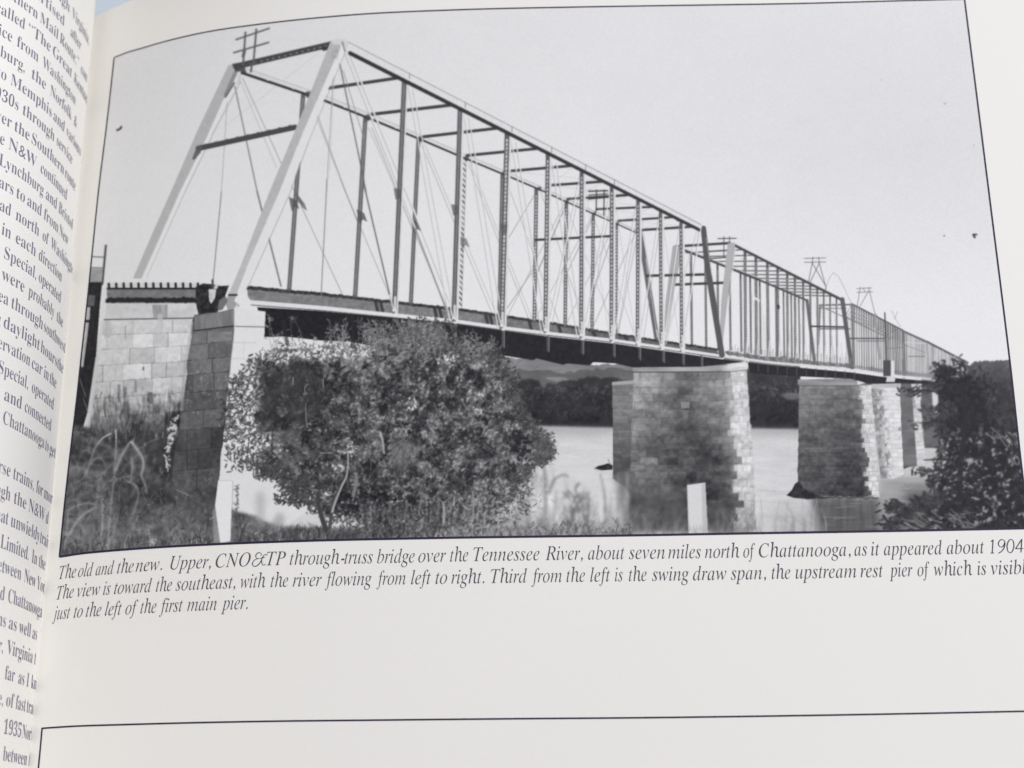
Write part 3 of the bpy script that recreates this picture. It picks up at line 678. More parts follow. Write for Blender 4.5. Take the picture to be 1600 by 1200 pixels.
# near top chord
poly([(533, 61), (544, 64), (1097, 350), (1099, 358), (1092, 360), (541, 78), (533, 72)], 218 + N_fine * 8, i_s1)
sl_ = (352 - 61.) / (1096 - 534)
for k in range(60):
    u0 = k / 60.; u1 = (k + 1) / 60.; x0 = lerp(547, 1093, u0); x1 = lerp(547, 1093, u1); off = lerp(15.5, 9, u0)
    seg(x0, 61 + (x0 - 534) * sl_ + off, x1, 61 + (x1 - 534) * sl_ + off, lerp(6.4, 5, u0), 66, i_s1)
seg(536, 61.5, 1096, 351.5, 1.3, 134, i_s1, .8)
for x in (640, 727, 800, 862, 915, 960): seg(x, 61 + (x - 534) * sl_ - 1, x, 61 + (x - 534) * sl_ + 7, 1.3, 120, i_s1, .8)
seg(1099, 357, 1106, 420, 8.5, 92, i_s1, 1, 9.5); seg(1106, 420, 1128, 555, 9.5, 94, i_s1, 1, 9)
seg(1103, 372, 1112, 430, 1.2, 190, i_s1, .6); seg(1096, 352, 1092, 376, 1.6, 222, i_s1)
# near inclined end post
poly([(516, 66), (525, 63), (534, 70), (505, 135), (470, 215), (436.5, 300), (388, 412), (369, 462), (357, 460), (375, 418), (421, 300), (457, 214), (487, 140)], 180 + N_fine * 8 + 6 * np.clip((YY - 300) / 100, 0, 1), i_s1)
poly([(534, 68), (541, 75), (512, 142), (482, 218), (452.5, 300), (403, 412), (385, 452), (381, 471), (370, 468), (388, 412), (436.5, 300), (470, 215), (505, 135)], 222, i_s1)
seg(541, 78, 482, 222, 1, 160, i_s1, .8); seg(482, 222, 453, 302, 1.1, 150, i_s1, .8); seg(453, 302, 388, 448, 1.1, 150, i_s1, .8)
poly([(516, 66), (526, 61), (536, 60), (545, 65), (543, 76), (534, 70), (524, 70)], 206, i_s1); seg(535, 66, 539, 80, 2, 96, i_s1, .8)
poly([(357, 459), (371, 459), (366, 470), (372, 480), (356, 484), (352, 474)], 160, i_s1); seg(358, 461, 370, 461, 3, 70, i_s1)
poly([(371, 463), (384, 458), (392, 470), (392, 478), (368, 480)], 224, i_s1); seg(366, 472, 373, 478, 3, 150, i_s1, .7)

for k in range(26):
    u = (k + .5) / 26.; x = lerp(528, 378, u); y = pl([(66, 528), (135, 500), (215, 466), (300, 431), (412, 382), (462, 366)], 0) if 0 else lerp(74, 458, u); xx_ = float(np.interp(y, [70, 140, 215, 300, 412, 462], [529, 496, 464, 429, 382, 363]))
    seg(xx_ - 5, y, xx_ + 5, y + 1.6, .9, 158, None, .35)
for k in range(22):
    y = lerp(110, 425, (k + .5) / 22); xx_ = float(np.interp(y, [101, 201, 300, 365, 435], [364, 316, 274, 244, 214])); seg(xx_ - 4, y, xx_ + 4, y + 1.2, .8, 158, None, .3)
for x in np.arange(560, 1090, 14.0): seg(x, 61 + (x - 534) * sl_ + 2, x - .5, 61 + (x - 534) * sl_ + 7, .8, 176, None, .45)
for (bx, by) in NVb[:6]: seg(bx - .5, by + 1, bx + .8, by + 1, 2.6, 110, None, .8)
poly([(520, 76), (532, 74), (527, 92), (516, 94)], 168, None, .6); seg(526, 80, 526, 80.5, 2, 120, None, .7); seg(522, 88, 522, 88.5, 2, 120, None, .7)
for k in range(90):
    y = rng.uniform(80, 455); xx_ = float(np.interp(y, [70, 140, 215, 300, 412, 462], [529, 496, 464, 429, 382, 363])) + rng.randn() * 3; leaf(xx_, y, rng.uniform(2, 7), 1.4, 2.0, rng.choice([168, 190]), None, .25)
# ---- left approach: deck on the abutment
i_app = new('bridge_deck', 'printed approach deck with sleeper ends on the left abutment')
poly([(167, 450), (315, 450), (345, 452), (345, 470), (306, 474), (167, 474)], 124 + N_fine * 26 + N_hor * 20, i_app)
for k in range(46): seg(167 + k * 3, 469 + rng.randn() * .8, 170 + k * 3, 469 + rng.randn() * .8, 6.5, 54, i_app)
for k in range(13):
    x = 170 + k * 11.6; seg(x, 443 + rng.rand(), x + .5, 450, 4.2, 62, i_app); seg(x + 6.2, 443.5, x + 6.2, 448, 4.4, 205, i_app)
seg(167, 451, 316, 451, 3, 58, i_app)
poly([(306, 448), (318, 443), (330, 444), (345, 447), (358, 446), (352, 462), (345, 474), (340, 488), (310, 492), (305, 470)], 60 + N_fine * 50, i_app)
poly([(326, 452), (338, 452), (336, 466), (330, 475), (327, 470)], 205 - 40 * np.clip(N_fine * 3, 0, 1), i_app); poly([(333, 448), (341, 444), (340, 451), (334, 452)], 200, i_app)
poly([(342, 470), (352, 462), (356, 470), (348, 484), (340, 486)], 120, i_app)
seg(332, 438, 333, 450, 3.4, 90, i_app)
# ---- abutment tower at far left
i_abt = new('stone_abutment', 'printed pale masonry abutment at the left end of the bridge')
AB = [(166, 475), (307, 475), (307, 498)] + [(312, 500), (300, 612), (288, 700), (276, 770)] + [(255, 770), (130, 770), (135, 690), (147, 600), (158, 520), (163, 500)]
tA = 210 - 10 * np.clip((YY - 560) / 60, 0, 1) + N_mid * 18 + N_fine * 14 + vnoise(20, 9, 93, 2) * 16 - 118 * np.clip((YY - (622 - (XX - 140) * .12) + N_mid * 80 + N_vert * 60) / 56, 0, 1) - 26 * np.clip(N_vert * 3.2 - .2, 0, 1) * np.clip((YY - 560) / 60, 0, 1) - 8
poly(AB, tA, i_abt)
MAB = mask(AB)
rr = np.random.RandomState(31)
rows1 = [(501, 497), (524, 519), (547, 540), (572, 564), (598, 586), (623, 612), (652, 640), (680, 667), (710, 697), (738, 727), (765, 755)]
stones(MAB * np.clip((YY - 499) / 2, 0, 1), 148, 316, rows1, 30, tA, spread=8, joint=84, ja=.8, jw=1.2, seed=104)
seg(163, 499.5, 306, 497, 1.8, 80, None, .9)
soft(MAB * mask([(237, 476), (262, 476), (262, 497), (240, 497)]), 150 + N_vert * 70, None, .7)
for (x, y, w, h, t) in [(168, 520, 14, 3, 176), (170, 512, 6, 16, 190), (250, 505, 8, 22, 196), (196, 520, 1.5, 20, 130), (224, 576, 3, 3, 90), (140, 610, 3, 20, 150), (186, 615, 5, 24, 120), (212, 604, 4, 16, 130), (235, 622, 10, 9, 96), (196, 640, 8, 18, 110)]:
    leaf(x, y, h, w, 1.57, t, None, .7)
scatter(MAB * np.clip((YY - 600) / 50, 0, 1) * np.clip((700 - YY) / 20, 0, 1), 380, (60, 150), (3, 11), (1, 3), None, (.2, .55), 33, ang=(1.57, .25))
scatter(MAB * np.clip((YY - 640) / 50, 0, 1), 70, (180, 214), (2, 8), (1, 2.4), None, (.3, .7), 34, ang=(1.57, .3))
# ---- second abutment: shaded face, sunlit face
i_ab2 = new('stone_abutment', 'printed abutment pier with dark shaded face under the portal')
D = [(304, 492), (345, 487), (366, 482), (368, 509), (367, 516)] + rough_edge([(366, 518), (352, 660)], 12, 3, 23) + rough_edge([(350, 665), (338, 790)], 9, 3, 24) + [(330, 800), (262, 770)] + rough_edge([(268, 742), (282, 655)], 8, 3, 25) + rough_edge([(284, 640), (302, 500)], 10, 4, 26)
poly(D, 112 + N_mid * 26 + N_fine * 16 - 34 * np.clip((YY - 520) / 160, 0, 1) - 26 * np.clip((306 - (YY - 500) * .17 + 8 - XX) / 14, 0, 1), i_ab2)
MD = mask(D)
poly([(304, 494), (366, 484), (368, 508), (304, 517)], 128 + N_vert * 40, i_ab2); seg(303, 517, 368, 509, 2, 62, i_ab2)
D_t = 124 + N_mid * 26 + N_fine * 14 - 36 * np.clip((YY - 520) / 160, 0, 1) - 30 * np.clip((312 - (YY - 500) * .17 - XX) / 12, 0, 1)
stones(MD * np.clip((YY - 517) / 2, 0, 1), 264, 368, [(518, 508), (543, 533), (567, 557), (590, 580), (617, 608), (646, 636), (675, 665), (707, 697), (738, 728), (770, 760), (800, 792)], 30, D_t, spread=7, joint=50, ja=.8, jw=1.6, seed=105)
scatter(MD * np.clip((YY - 560) / 30, 0, 1) * np.clip((650 - YY) / 30, 0, 1), 60, (140, 180), (2, 5), (.8, 1.6), None, (.4, .8), 35)
scatter(mask([(266, 655), (278, 650), (272, 690), (262, 735), (256, 730), (260, 690)]), 60, (185, 222), (2, 6), (1.4, 3), None, (.6, 1), 36)
seg(300, 505, 292, 560, 5, 176, None, .5); seg(290, 565, 284, 640, 5, 160, None, .5)
i_ab3 = new('stone_abutment', 'printed sunlit face of the abutment pier behind the bush')
poly([(366, 480), (415, 487), (413, 527), (445, 526), (500, 532), (546, 534), (600, 545), (600, 600), (560, 640), (540, 760), (480, 800), (430, 830), (340, 800), (338, 790), (346, 720), (352, 660), (366, 518)], 222 + N_mid * 4, i_ab3)
seg(368, 510, 413, 511, 1.6, 110, i_ab3, .9); seg(366, 520, 352, 650, 1.4, 190, i_ab3, .5)
G[:] = np.where((ID == i_ab3) & (YY > 700), 218 + N_mid * 10, G)
for y in (535, 560, 584, 612, 640, 668, 698): seg(366 - (y - 520) * .1, y, 400, y + 1, 1.1, 170, None, .55); seg(376 + (y * 7) % 17, y, 376 + (y * 7) % 17, y + 24, 1, 180, None, .45)

# ---- left edge: pole, dark timber and pale strips
i_pole = new('timber_post', 'printed tall dark timber post at the left edge')
poly([(138, 440), (160, 440), (156, 480), (150, 560), (138, 640), (130, 668), (112, 672), (112, 600), (124, 520), (132, 470)], 52 + N_fine * 20, i_pole)
for (x0, y0, x1, y1, w, t) in [(165.5, 384, 160, 444, 3.4, 86), (140, 401, 163, 402, 1.8, 110), (138, 418, 162, 419, 1.8, 120)]: seg(x0, y0, x1, y1, w, t, i_pole)
poly([(139, 420), (161, 420), (159, 441), (137, 441)], 158 + N_fine * 26, i_pole)
poly([(134, 460), (149, 462), (147, 478), (134, 478)], 105 + N_fine * 30, i_pole)
poly([(133, 480), (141, 480), (140, 500), (132, 500)], 178, i_pole); poly([(131, 504), (139, 504), (134, 545), (130, 574), (126, 572)], 182 + N_mid * 40, i_pole)
seg(165, 448, 160, 500, 4, 214, i_abt); seg(160, 500, 152, 560, 4, 205, i_abt); seg(152, 560, 137, 668, 6, 196, i_abt, .8, 8)
for (x0, y0, x1, y1) in [(124, 590, 134, 620), (130, 622, 138, 645), (126, 560, 128, 575)]: seg(x0, y0, x1, y1, 1.3, 150, i_pole, .7)

# ---- ground at the lower left
i_gr = new('weedy_ground', 'printed dark weedy slope in the lower left corner')
GR = [(90, 640), (118, 664), (140, 668), (160, 690), (190, 704), (215, 700), (235, 735), (262, 752), (300, 772), (335, 788), (352, 790), (372, 800), (400, 806), (415, 815), (440, 822), (480, 824), (520, 826), (620, 820), (700, 812), (760, 822), (860, 826), (940, 830), (1000, 830), (1300, 834), (1300, 870), (80, 890), (80, 640)]
MG = blur(mask(GR), 2.2)
tg = 92 + N_mid * 60 + N_fine * 46 + N_vert * 20 - 34 * np.clip((700 - YY) / 60, 0, 1) + 20 * np.clip((YY - 790) / 50, 0, 1) - 26 * np.exp(-(((XX - 250) / 50) ** 2 + ((YY - 775) / 22) ** 2))
tg = tg + 60 * np.clip((XX - 560) / 200, 0, 1) * (YY > 800)
soft(MG, tg, i_gr)
poly([(128, 690), (170, 700), (166, 735), (130, 735), (110, 720), (112, 690)], 56 + N_mid * 30, None, .6)
poly([(184, 722), (206, 718), (206, 745), (184, 750)], 58, None, .6)
scatter(MG * (XX < 420), 1500, (80, 150), (2, 7), (.8, 1.7), i_gr, (.25, .6), 41)
scatter(MG * (XX < 420) * (YY > 790), 500, (110, 190), (2, 7), (.8, 1.9), i_gr, (.3, .7), 42, ang=(-1.1, .5))
i_weed = new('reeds', 'printed pale arching reeds in the lower left corner')
def stroke(pts, w, t, pid, a=.8, w1=None):
    n = len(pts) - 1; w1 = w if w1 is None else w1
    P = []
    for i in range(n):
        p0, p1, p2, p3 = pts[max(i - 1, 0)], pts[i], pts[i + 1], pts[min(i + 2, n)]
        for k in range(6):
            u = k / 6.; P.append(tuple(.5 * (2 * p1[j] + (p2[j] - p0[j]) * u + (2 * p0[j] - 5 * p1[j] + 4 * p2[j] - p3[j]) * u * u + (3 * p1[j] - p0[j] - 3 * p2[j] + p3[j]) * u ** 3) for j in (0, 1)))
    P.append(pts[-1]); m_ = len(P) - 1
    for i in range(m_): seg(*P[i], *P[i + 1], lerp(w, w1, i / m_), t, pid, a, lerp(w, w1, (i + 1) / m_))
for pts, w, t in [([(172, 678), (160, 685), (148, 700), (143, 715), (134, 740)], 3.2, 168), ([(128, 706), (136, 703), (142, 709)], 2, 150), ([(142, 725), (150, 716), (160, 718), (165, 730)], 2.4, 150), ([(110, 732), (124, 730), (135, 738), (128, 748), (108, 758)], 2.4, 145),
                  ([(181, 672), (181, 700), (179, 735), (176, 765), (172, 800), (167, 858)], 3, 176), ([(181, 735), (190, 712), (200, 695), (205, 690)], 5, 150), ([(205, 690), (214, 702), (222, 715), (224, 728), (220, 742)], 6, 156), ([(220, 742), (226, 756), (229, 772)], 4, 140),
                  ([(205, 715), (206, 735), (204, 752)], 4.4, 140), ([(196, 752), (208, 756), (216, 768), (212, 790), (204, 812)], 3.6, 140), ([(170, 752), (185, 748), (200, 744)], 3, 150), ([(105, 798), (125, 788), (145, 787), (150, 790)], 3, 160), ([(108, 835), (125, 808), (150, 792)], 3.4, 178),
                  ([(160, 780), (160, 810), (157, 858)], 4.4, 158), ([(100, 858), (104, 830), (106, 800)], 4, 150), ([(150, 790), (155, 750), (165, 735), (178, 722)], 3, 130), ([(110, 770), (130, 756), (150, 748)], 2, 130), ([(235, 800), (250, 795), (262, 792)], 1.6, 150), ([(275, 765), (290, 772), (300, 776)], 1.6, 160)]:
    w *= .72; stroke(pts, w, t + 4, i_weed, .7, w * .5); stroke([(x + .8, y) for x, y in pts], w * .4, min(t + 46, 218), i_weed, .75)
for k in range(60):
    x = 104 + rng.rand() * 130; y = 700 + rng.rand() * 140; stroke([(x, y), (x + rng.randn() * 9, y - 10 - rng.rand() * 14), (x + rng.randn() * 18, y - 18 - rng.rand() * 18)], 1.3, 118 + rng.rand() * 62, i_weed, .45)
poly([(232, 846), (238, 840), (246, 842), (250, 850), (240, 854), (234, 852)], 205, None, .8)
scatter(mask([(205, 815), (240, 822), (240, 836), (205, 838)]), 50, (140, 200), (1.5, 4), (1, 2), None, (.4, .8), 43)

# ---- grass stalks in front of the water
i_gs = new('grass_stalks', 'printed blurred grass stalks at the river edge')
MS = blur(mask([(690, 760), (760, 735), (800, 720), (840, 712), (860, 730), (930, 780), (984, 760), (984, 836), (430, 845), (430, 826), (640, 826)]), 8)
soft(MS, G + N_vert * 110 - 14 + N_fine * 30, None, .85)
ID[(MS > .55) & (ID == i_riv) & (YY > 800)] = i_gs
rs = np.random.RandomState(51)
for k in range(190):
    x = 690 + rs.rand() * 300; h = 14 + rs.rand() * 50 * (1 - abs(x - 870) / 260); y = 838
    stroke([(x, y), (x + rs.randn() * 2, y - h * .5), (x + rs.randn() * 6, y - h)], 1.8 + rs.rand() * 2.2, 88 + rs.rand() * 95, i_gs, .22 + rs.rand() * .3, 1)
for pts in [[(852, 836), (853, 780), (850, 720), (849, 690)], [(858, 770), (866, 750), (880, 742), (888, 745)], [(900, 836), (896, 800), (905, 780), (893, 775)], [(905, 800), (896, 776), (886, 765)], [(890, 836), (888, 815), (880, 800)], [(918, 836), (920, 790), (919, 770)],
            [(946, 800), (944, 770), (938, 740)], [(912, 836), (915, 812), (908, 795)], [(930, 836), (940, 820), (950, 812)], [(905, 755), (899, 765), (905, 778)]]:
    stroke(pts, 4, 96, i_gs, .42, 2)
for k in range(90):
    x = rs.uniform(880, 920); y = rs.uniform(770, 830); leaf(x, y, rs.uniform(5, 13), rs.uniform(2, 4), rs.normal(-1.2, .6), 86 + rs.rand() * 40, i_gs, .35)
for k in range(150):
    x = rs.uniform(560, 700); y = rs.uniform(812, 838); leaf(x, y, rs.uniform(6, 16), rs.uniform(1.5, 3.4), rs.normal(-1.5, .25), 120 + rs.rand() * 86, i_gs, .4)
for k in range(170):
    x = rs.uniform(984, 1290); y = 836; h = rs.uniform(8, 46) * (1.3 if x > 1180 else 1)
    stroke([(x, y), (x + rs.randn() * 3, y - h * .5), (x + rs.randn() * 9 - (4 if x > 1180 else 0), y - h)], 1.4 + rs.rand() * 1.8, (100 + rs.rand() * 70) if x < 1180 else (95 + rs.rand() * 110), i_gs if h < 22 else None, .25 + rs.rand() * .2, .8)

Gb = blur(G, 1.9); Wb = np.clip(blur(mask([(690, 735), (790, 725), (850, 700), (940, 740), (984, 760), (1180, 800), (1290, 790), (1290, 842), (400, 850), (560, 815)]), 6), 0, 1)
Wb = np.maximum(Wb, .75 * blur(mask([(95, 690), (240, 690), (262, 760), (340, 800), (330, 850), (90, 872)]), 6)) * (1 - .9 * blur(mask([(1140, 700), (1184, 700), (1186, 836), (1142, 836)]), 2))
G[:] = G * (1 - Wb) + Gb * Wb
# ---- the big bush
i_bush = new('leafy_bush', 'printed large leafy bush in front of the bridge')
i_stem = new('bush_stems', 'printed forked stems of the large bush')
core = [(400, 590), (404, 572), (440, 570), (460, 574), (480, 566), (520, 566), (545, 556), (575, 548), (600, 545), (620, 530), (640, 520), (690, 520), (706, 545), (740, 556), (775, 556), (786, 574), (800, 592), (806, 620), (812, 648), (826, 668), (838, 690), (846, 706), (832, 716), (816, 722), (812, 748), (806, 770), (790, 786), (760, 800), (740, 818), (700, 826),
        (640, 826), (598, 826), (585, 800), (560, 806), (530, 812), (512, 806), (500, 780), (470, 768), (452, 752), (440, 728), (424, 718), (418, 690), (404, 672), (400, 640)]
gap = blur(mask([(408, 528), (548, 532), (596, 543), (590, 556), (520, 560), (408, 560)]), 3)
MC0 = blur(mask(core), 9); N_lob = vnoise(34, 28, 97, 2)
MC = np.clip((MC0 - .52 + N_lob * 1.5 + N_mid * .9 + N_fine * .9) * 3 + .45, 0, 1) * (MC0 > .03) * (1 - .85 * gap)
edge = (1 - .8 * gap) * (1 - .5 * mask([(340, 560), (404, 540), (404, 720), (340, 720)])) * blur(mask([(350, 690), (345, 660), (352, 620), (365, 590), (380, 570), (400, 556), (440, 540), (520, 534), (560, 540), (600, 540), (640, 500), (690, 500), (770, 540), (800, 580), (812, 640), (862, 682), (864, 716), (830, 724), (812, 760), (780, 800), (740, 822), (590, 832), (500, 806), (450, 780), (425, 748), (400, 736), (372, 720), (352, 708)]), 5)
holes = np.clip((vnoise(26, 22, 60, 2) - .06) * 9, 0, 1)
clump = vnoise(15, 13, 94, 2)
tb = 80 + N_mid * 30 + clump * 54 + N_lob * 30 - 12 * np.clip((YY - 740) / 50, 0, 1) + N_fine * 26 + N_big * 26
dark = [((455, 620), (60, 44), 14), ((560, 790), (50, 30), 26), ((600, 760), (40, 30), 22), ((740, 590), (30, 16), 16), ((470, 660), (60, 20), 8), ((650, 790), (60, 26), 12), ((540, 640), (60, 50), 8)]
for (cx, cy), (sx, sy), d_ in dark: tb = tb - d_ * np.exp(-(((XX - cx) / sx) ** 2 + ((YY - cy) / sy) ** 2))
lite = [((630, 710), (34, 26), 20), ((560, 560), (60, 16), 26), ((700, 680), (60, 40), 6), ((780, 780), (40, 30), 18), ((740, 650), (60, 30), 6)]
for (cx, cy), (sx, sy), d_ in lite: tb = tb + d_ * np.exp(-(((XX - cx) / sx) ** 2 + ((YY - cy) / sy) ** 2))
rim = 1 - blur(mask([(402, 580), (560, 575), (700, 560), (780, 600), (800, 700), (780, 780), (560, 790), (440, 720)]), 18)
soft(np.clip(MC * 1.3 - holes * np.clip(rim * 1.3, 0, 1) * .9, 0, 1), tb, i_bush)
scatter(edge * (1 - MC) + .03 * edge, 2300, (66, 130), (2.5, 6.5), (1.5, 3), i_bush, (.6, .95), 61)
scatter(mask([(352, 640), (368, 575), (402, 552), (404, 720), (372, 718), (350, 700)]), 250, (74, 140), (2.5, 6), (1.4, 2.8), i_bush, (.6, .95), 62)
scatter(mask([(412, 560), (412, 545), (560, 545), (600, 552), (600, 570), (520, 568), (412, 575)]), 230, (80, 150), (2.5, 5.5), (1.4, 2.6), i_bush, (.6, .95), 63)
scatter(mask([(405, 545), (545, 536), (560, 548), (405, 560)]), 90, (84, 150), (2, 5), (1.3, 2.4), i_bush, (.6, .95), 64)
scatter(MC, 4200, (-34, 30), (2.5, 6), (1.5, 3), i_bush, (.45, .9), 65, tmap=tb)
scatter(MC * np.clip((XX - 420) / 120, 0.12, 1), 3000, (10, 74), (2.2, 5.5), (1.4, 2.8), i_bush, (.4, .85), 66, tmap=tb)
scatter(MC * np.clip((XX - 470) / 120, 0, 1) * np.clip(clump * 5 + .5, .05, 1), 1250, (150, 196), (1.6, 3.8), (1.3, 2.4), i_bush, (.5, .9), 67)
scatter(MC * np.clip(-clump * 5 + .4, .05, 1), 1700, (42, 60), (2.5, 7), (1.5, 3.4), i_bush, (.4, .9), 68)
soft(blur(mask([(404, 574), (470, 566), (500, 580), (508, 640), (480, 660), (404, 658)]), 4), 72 + N_fine * 34 + N_mid * 16, None, .62)
soft(blur(mask([(612, 690), (646, 688), (644, 725), (628, 738), (612, 724)]), 5), 116 + N_fine * 16, None, .7)
# loose sprays breaking the outline
ce = np.array([(352, 690), (350, 650), (362, 600), (385, 575), (410, 560), (470, 552), (560, 545), (700, 545), (770, 550), (800, 590), (815, 640), (850, 690), (862, 712), (830, 730), (805, 765), (470, 776), (440, 745), (410, 735), (380, 722)])
for k in range(150):
    j = rs.randint(len(ce) - 1); u = rs.rand(); px, py = ce[j] * (1 - u) + ce[j + 1] * u
    if (px < 580 and py < 562) or (px < 400 and rs.rand() < .5): continue
    dx, dy = px - 600, py - 660; d_ = math.hypot(dx, dy); dx, dy = dx / d_, dy / d_
    an = rs.normal(0, .6); dx, dy = dx * math.cos(an) - dy * math.sin(an), dx * math.sin(an) + dy * math.cos(an)
    ln = rs.uniform(10, 30); x0, y0 = px - dx * ln * .8, py - dy * ln * .8; x1, y1 = px + dx * ln * .35, py + dy * ln * .35
    stroke([(x0, y0), ((x0 + x1) / 2 + rs.randn() * 2, (y0 + y1) / 2 + rs.randn() * 2), (x1, y1)], 1.1, 74, i_bush, .6)
    for q in range(12): u = rs.rand(); leaf(lerp(x0, x1, u) + rs.randn() * 3, lerp(y0, y1, u) + rs.randn() * 3, rs.uniform(2.4, 5.4), rs.uniform(1.5, 2.8), rs.rand() * 3.1, rs.uniform(52, 118), i_bush, .8)
for k in range(26):                         # stems inside
    x0 = rs.uniform(500, 620); y0 = rs.uniform(720, 790); x1 = x0 + rs.randn() * 50; y1 = y0 - rs.uniform(30, 110)
    stroke([(x0, y0), ((x0 + x1) / 2 + rs.randn() * 6, (y0 + y1) / 2), (x1, y1)], 1.7, rs.choice([44, 50, 140]), i_stem, .4, .8)
# foot of the bush dissolving into stalks
Mf = blur(mask([(560, 800), (640, 780), (760, 790), (800, 780), (770, 812), (740, 826), (700, 836), (580, 838)]), 7)
for k in range(260):
    x = rs.uniform(560, 800); y = rs.uniform(795, 838)
    if rs.rand() < Mf[int(y), int(x)]: stroke([(x, y), (x + rs.randn() * 2, y - rs.uniform(8, 30))], 2.6, rs.uniform(80, 190), i_gs, .3, 1.4)
scatter(blur(mask([(560, 786), (700, 800), (800, 770), (836, 752), (830, 792), (780, 828), (560, 838)]), 6), 800, (52, 128), (3, 8), (1.4, 3), i_bush, (.35, .8), 78)
scatter(blur(mask([(700, 790), (800, 770), (850, 742), (850, 800), (780, 836), (690, 836)]), 8), 260, (150, 200), (3, 9), (1.4, 3), i_gs, (.3, .6), 79)
for k in range(46):                         # bare twigs feeling out of the crown
    j = rs.randint(8, 14); u = rs.rand(); px, py = ce[j] * (1 - u) + ce[j + 1] * u
    stroke([(px - 10, py + 6), (px + rs.randn() * 4, py + rs.randn() * 4), (px + rs.uniform(4, 22), py - rs.uniform(-8, 20))], 1.2, 96, i_stem, .55, .7)
gb = blur(G, .7); Wq = .7 * blur(mask(core), 8); G[:] = G * (1 - Wq) + gb * Wq
# leaves of the low spray at the left and over the bright gaps
for sx, sy, n in [((352, 425), (706, 738), 60), ((395, 450), (726, 750), 90), ((428, 500), (770, 790), 120), ((440, 480), (742, 772), 120)]:
    for k in range(n):
        x = rs.uniform(*sx); y = rs.uniform(*sy); leaf(x, y, rs.uniform(3, 6), rs.uniform(1.6, 3), rs.rand() * 3.1, 60 + rs.rand() * 40, i_bush, .75)
for pts, w, t, pid in [([(514, 838), (506, 818), (499, 795), (496, 770)], 9, 74, i_stem), ([(514, 838), (517, 810), (521, 784), (532, 760), (541, 742)], 6, 84, i_stem), ([(519, 800), (524, 784), (534, 760), (542, 742), (544, 715), (543, 705)], 3.6, 168, i_stem), ([(552, 775), (556, 755), (557, 740)], 6, 128, i_stem),
                       ([(594, 676), (598, 690), (600, 708)], 4, 168, i_stem), ([(430, 778), (455, 786), (486, 782)], 2, 60, i_stem), ([(693, 820), (694, 800), (692, 785)], 4.6, 160, i_stem), ([(692, 785), (684, 778)], 2, 140, i_stem), ([(692, 788), (704, 776)], 2, 140, i_stem), ([(709, 790), (710, 776)], 3, 160, i_stem), ([(739, 812), (740, 790), (739, 768)], 3, 150, i_stem),
                       ([(425, 715), (425, 690), (426, 670)], 2, 60, i_stem), ([(480, 668), (478, 650), (478, 630)], 1.6, 150, i_stem), ([(458, 590), (458, 602)], 1.6, 170, i_stem), ([(505, 592), (505, 606)], 1.6, 170, i_stem), ([(500, 708), (520, 708)], 1.6, 165, i_stem), ([(478, 616), (476, 606), (482, 600)], 1.4, 150, i_stem), ([(560, 660), (562, 640), (558, 620)], 1.4, 150, i_stem)]:
    stroke(pts, w, t, pid, .8, w * .6)
# tall sprays rising over the dark underside
for k in range(74):
    x0 = rs.uniform(424, 690) if k % 2 else rs.uniform(560, 690); y0 = rs.uniform(545, 566); x1 = x0 + rs.randn() * 12; y1 = max(rs.uniform(492, 530), deckY(max(x1, 380)) + 6)
    t = 104 + rs.rand() * 52
    stroke([(x0, y0), ((x0 + x1) / 2 + rs.randn() * 3, (y0 + y1) / 2), (x1, y1)], 1.3, t, i_bush, .45)
    for j in range(9):
        u = rs.rand() ** .7; leaf(lerp(x0, x1, u) + rs.randn() * 3.5, lerp(y0, y1, u) + rs.randn() * 2, rs.uniform(2.5, 5.5), rs.uniform(1.4, 2.6), rs.rand() * 3.1, t + rs.uniform(-20, 40), i_bush, .6)
scatter(mask([(626, 500), (690, 508), (702, 530), (706, 548), (640, 548), (620, 520)]), 480, (84, 162), (2.4, 5.4), (1.5, 2.8), i_bush, (.45, .85), 69)
scatter(mask([(560, 500), (626, 500), (626, 545), (560, 545)]), 170, (84, 160), (2.4, 5.4), (1.5, 2.8), i_bush, (.4, .75), 70)
for cx, cy in ((735, 533), (768, 538), (728, 545), (757, 546), (742, 548)):
    for k in range(46): leaf(cx + rs.randn() * 6, cy + rs.randn() * 6, rs.uniform(2, 4.6), 1.8, rs.rand() * 3.1, 96 + rs.rand() * 66, i_bush, .6)
poly([(438, 500), (446, 500), (452, 538), (456, 541), (448, 542)], 62, i_bush, .6); poly([(548, 500), (553, 500), (556, 545), (548, 545)], 60, i_bush, .6)
for k in range(80):
    x = rs.uniform(834, 866); y = rs.uniform(676, 716); leaf(x, y, rs.uniform(2.5, 6), 1.9, rs.rand() * 3.1, 84 + rs.rand() * 40, i_bush, .7)
for pts in [[(830, 700), (845, 690), (855, 682)], [(832, 705), (850, 705), (866, 708)], [(820, 690), (836, 680), (842, 674)]]: stroke(pts, 1.4, 96, i_bush, .7)
# bright gap below left with soft ghosts
soft(blur(mask([(400, 770), (412, 768), (414, 822), (402, 822)]), 5), 160, None, .7); soft(blur(mask([(424, 816), (436, 800), (446, 808), (440, 826), (424, 832)]), 4), 150, None, .7)

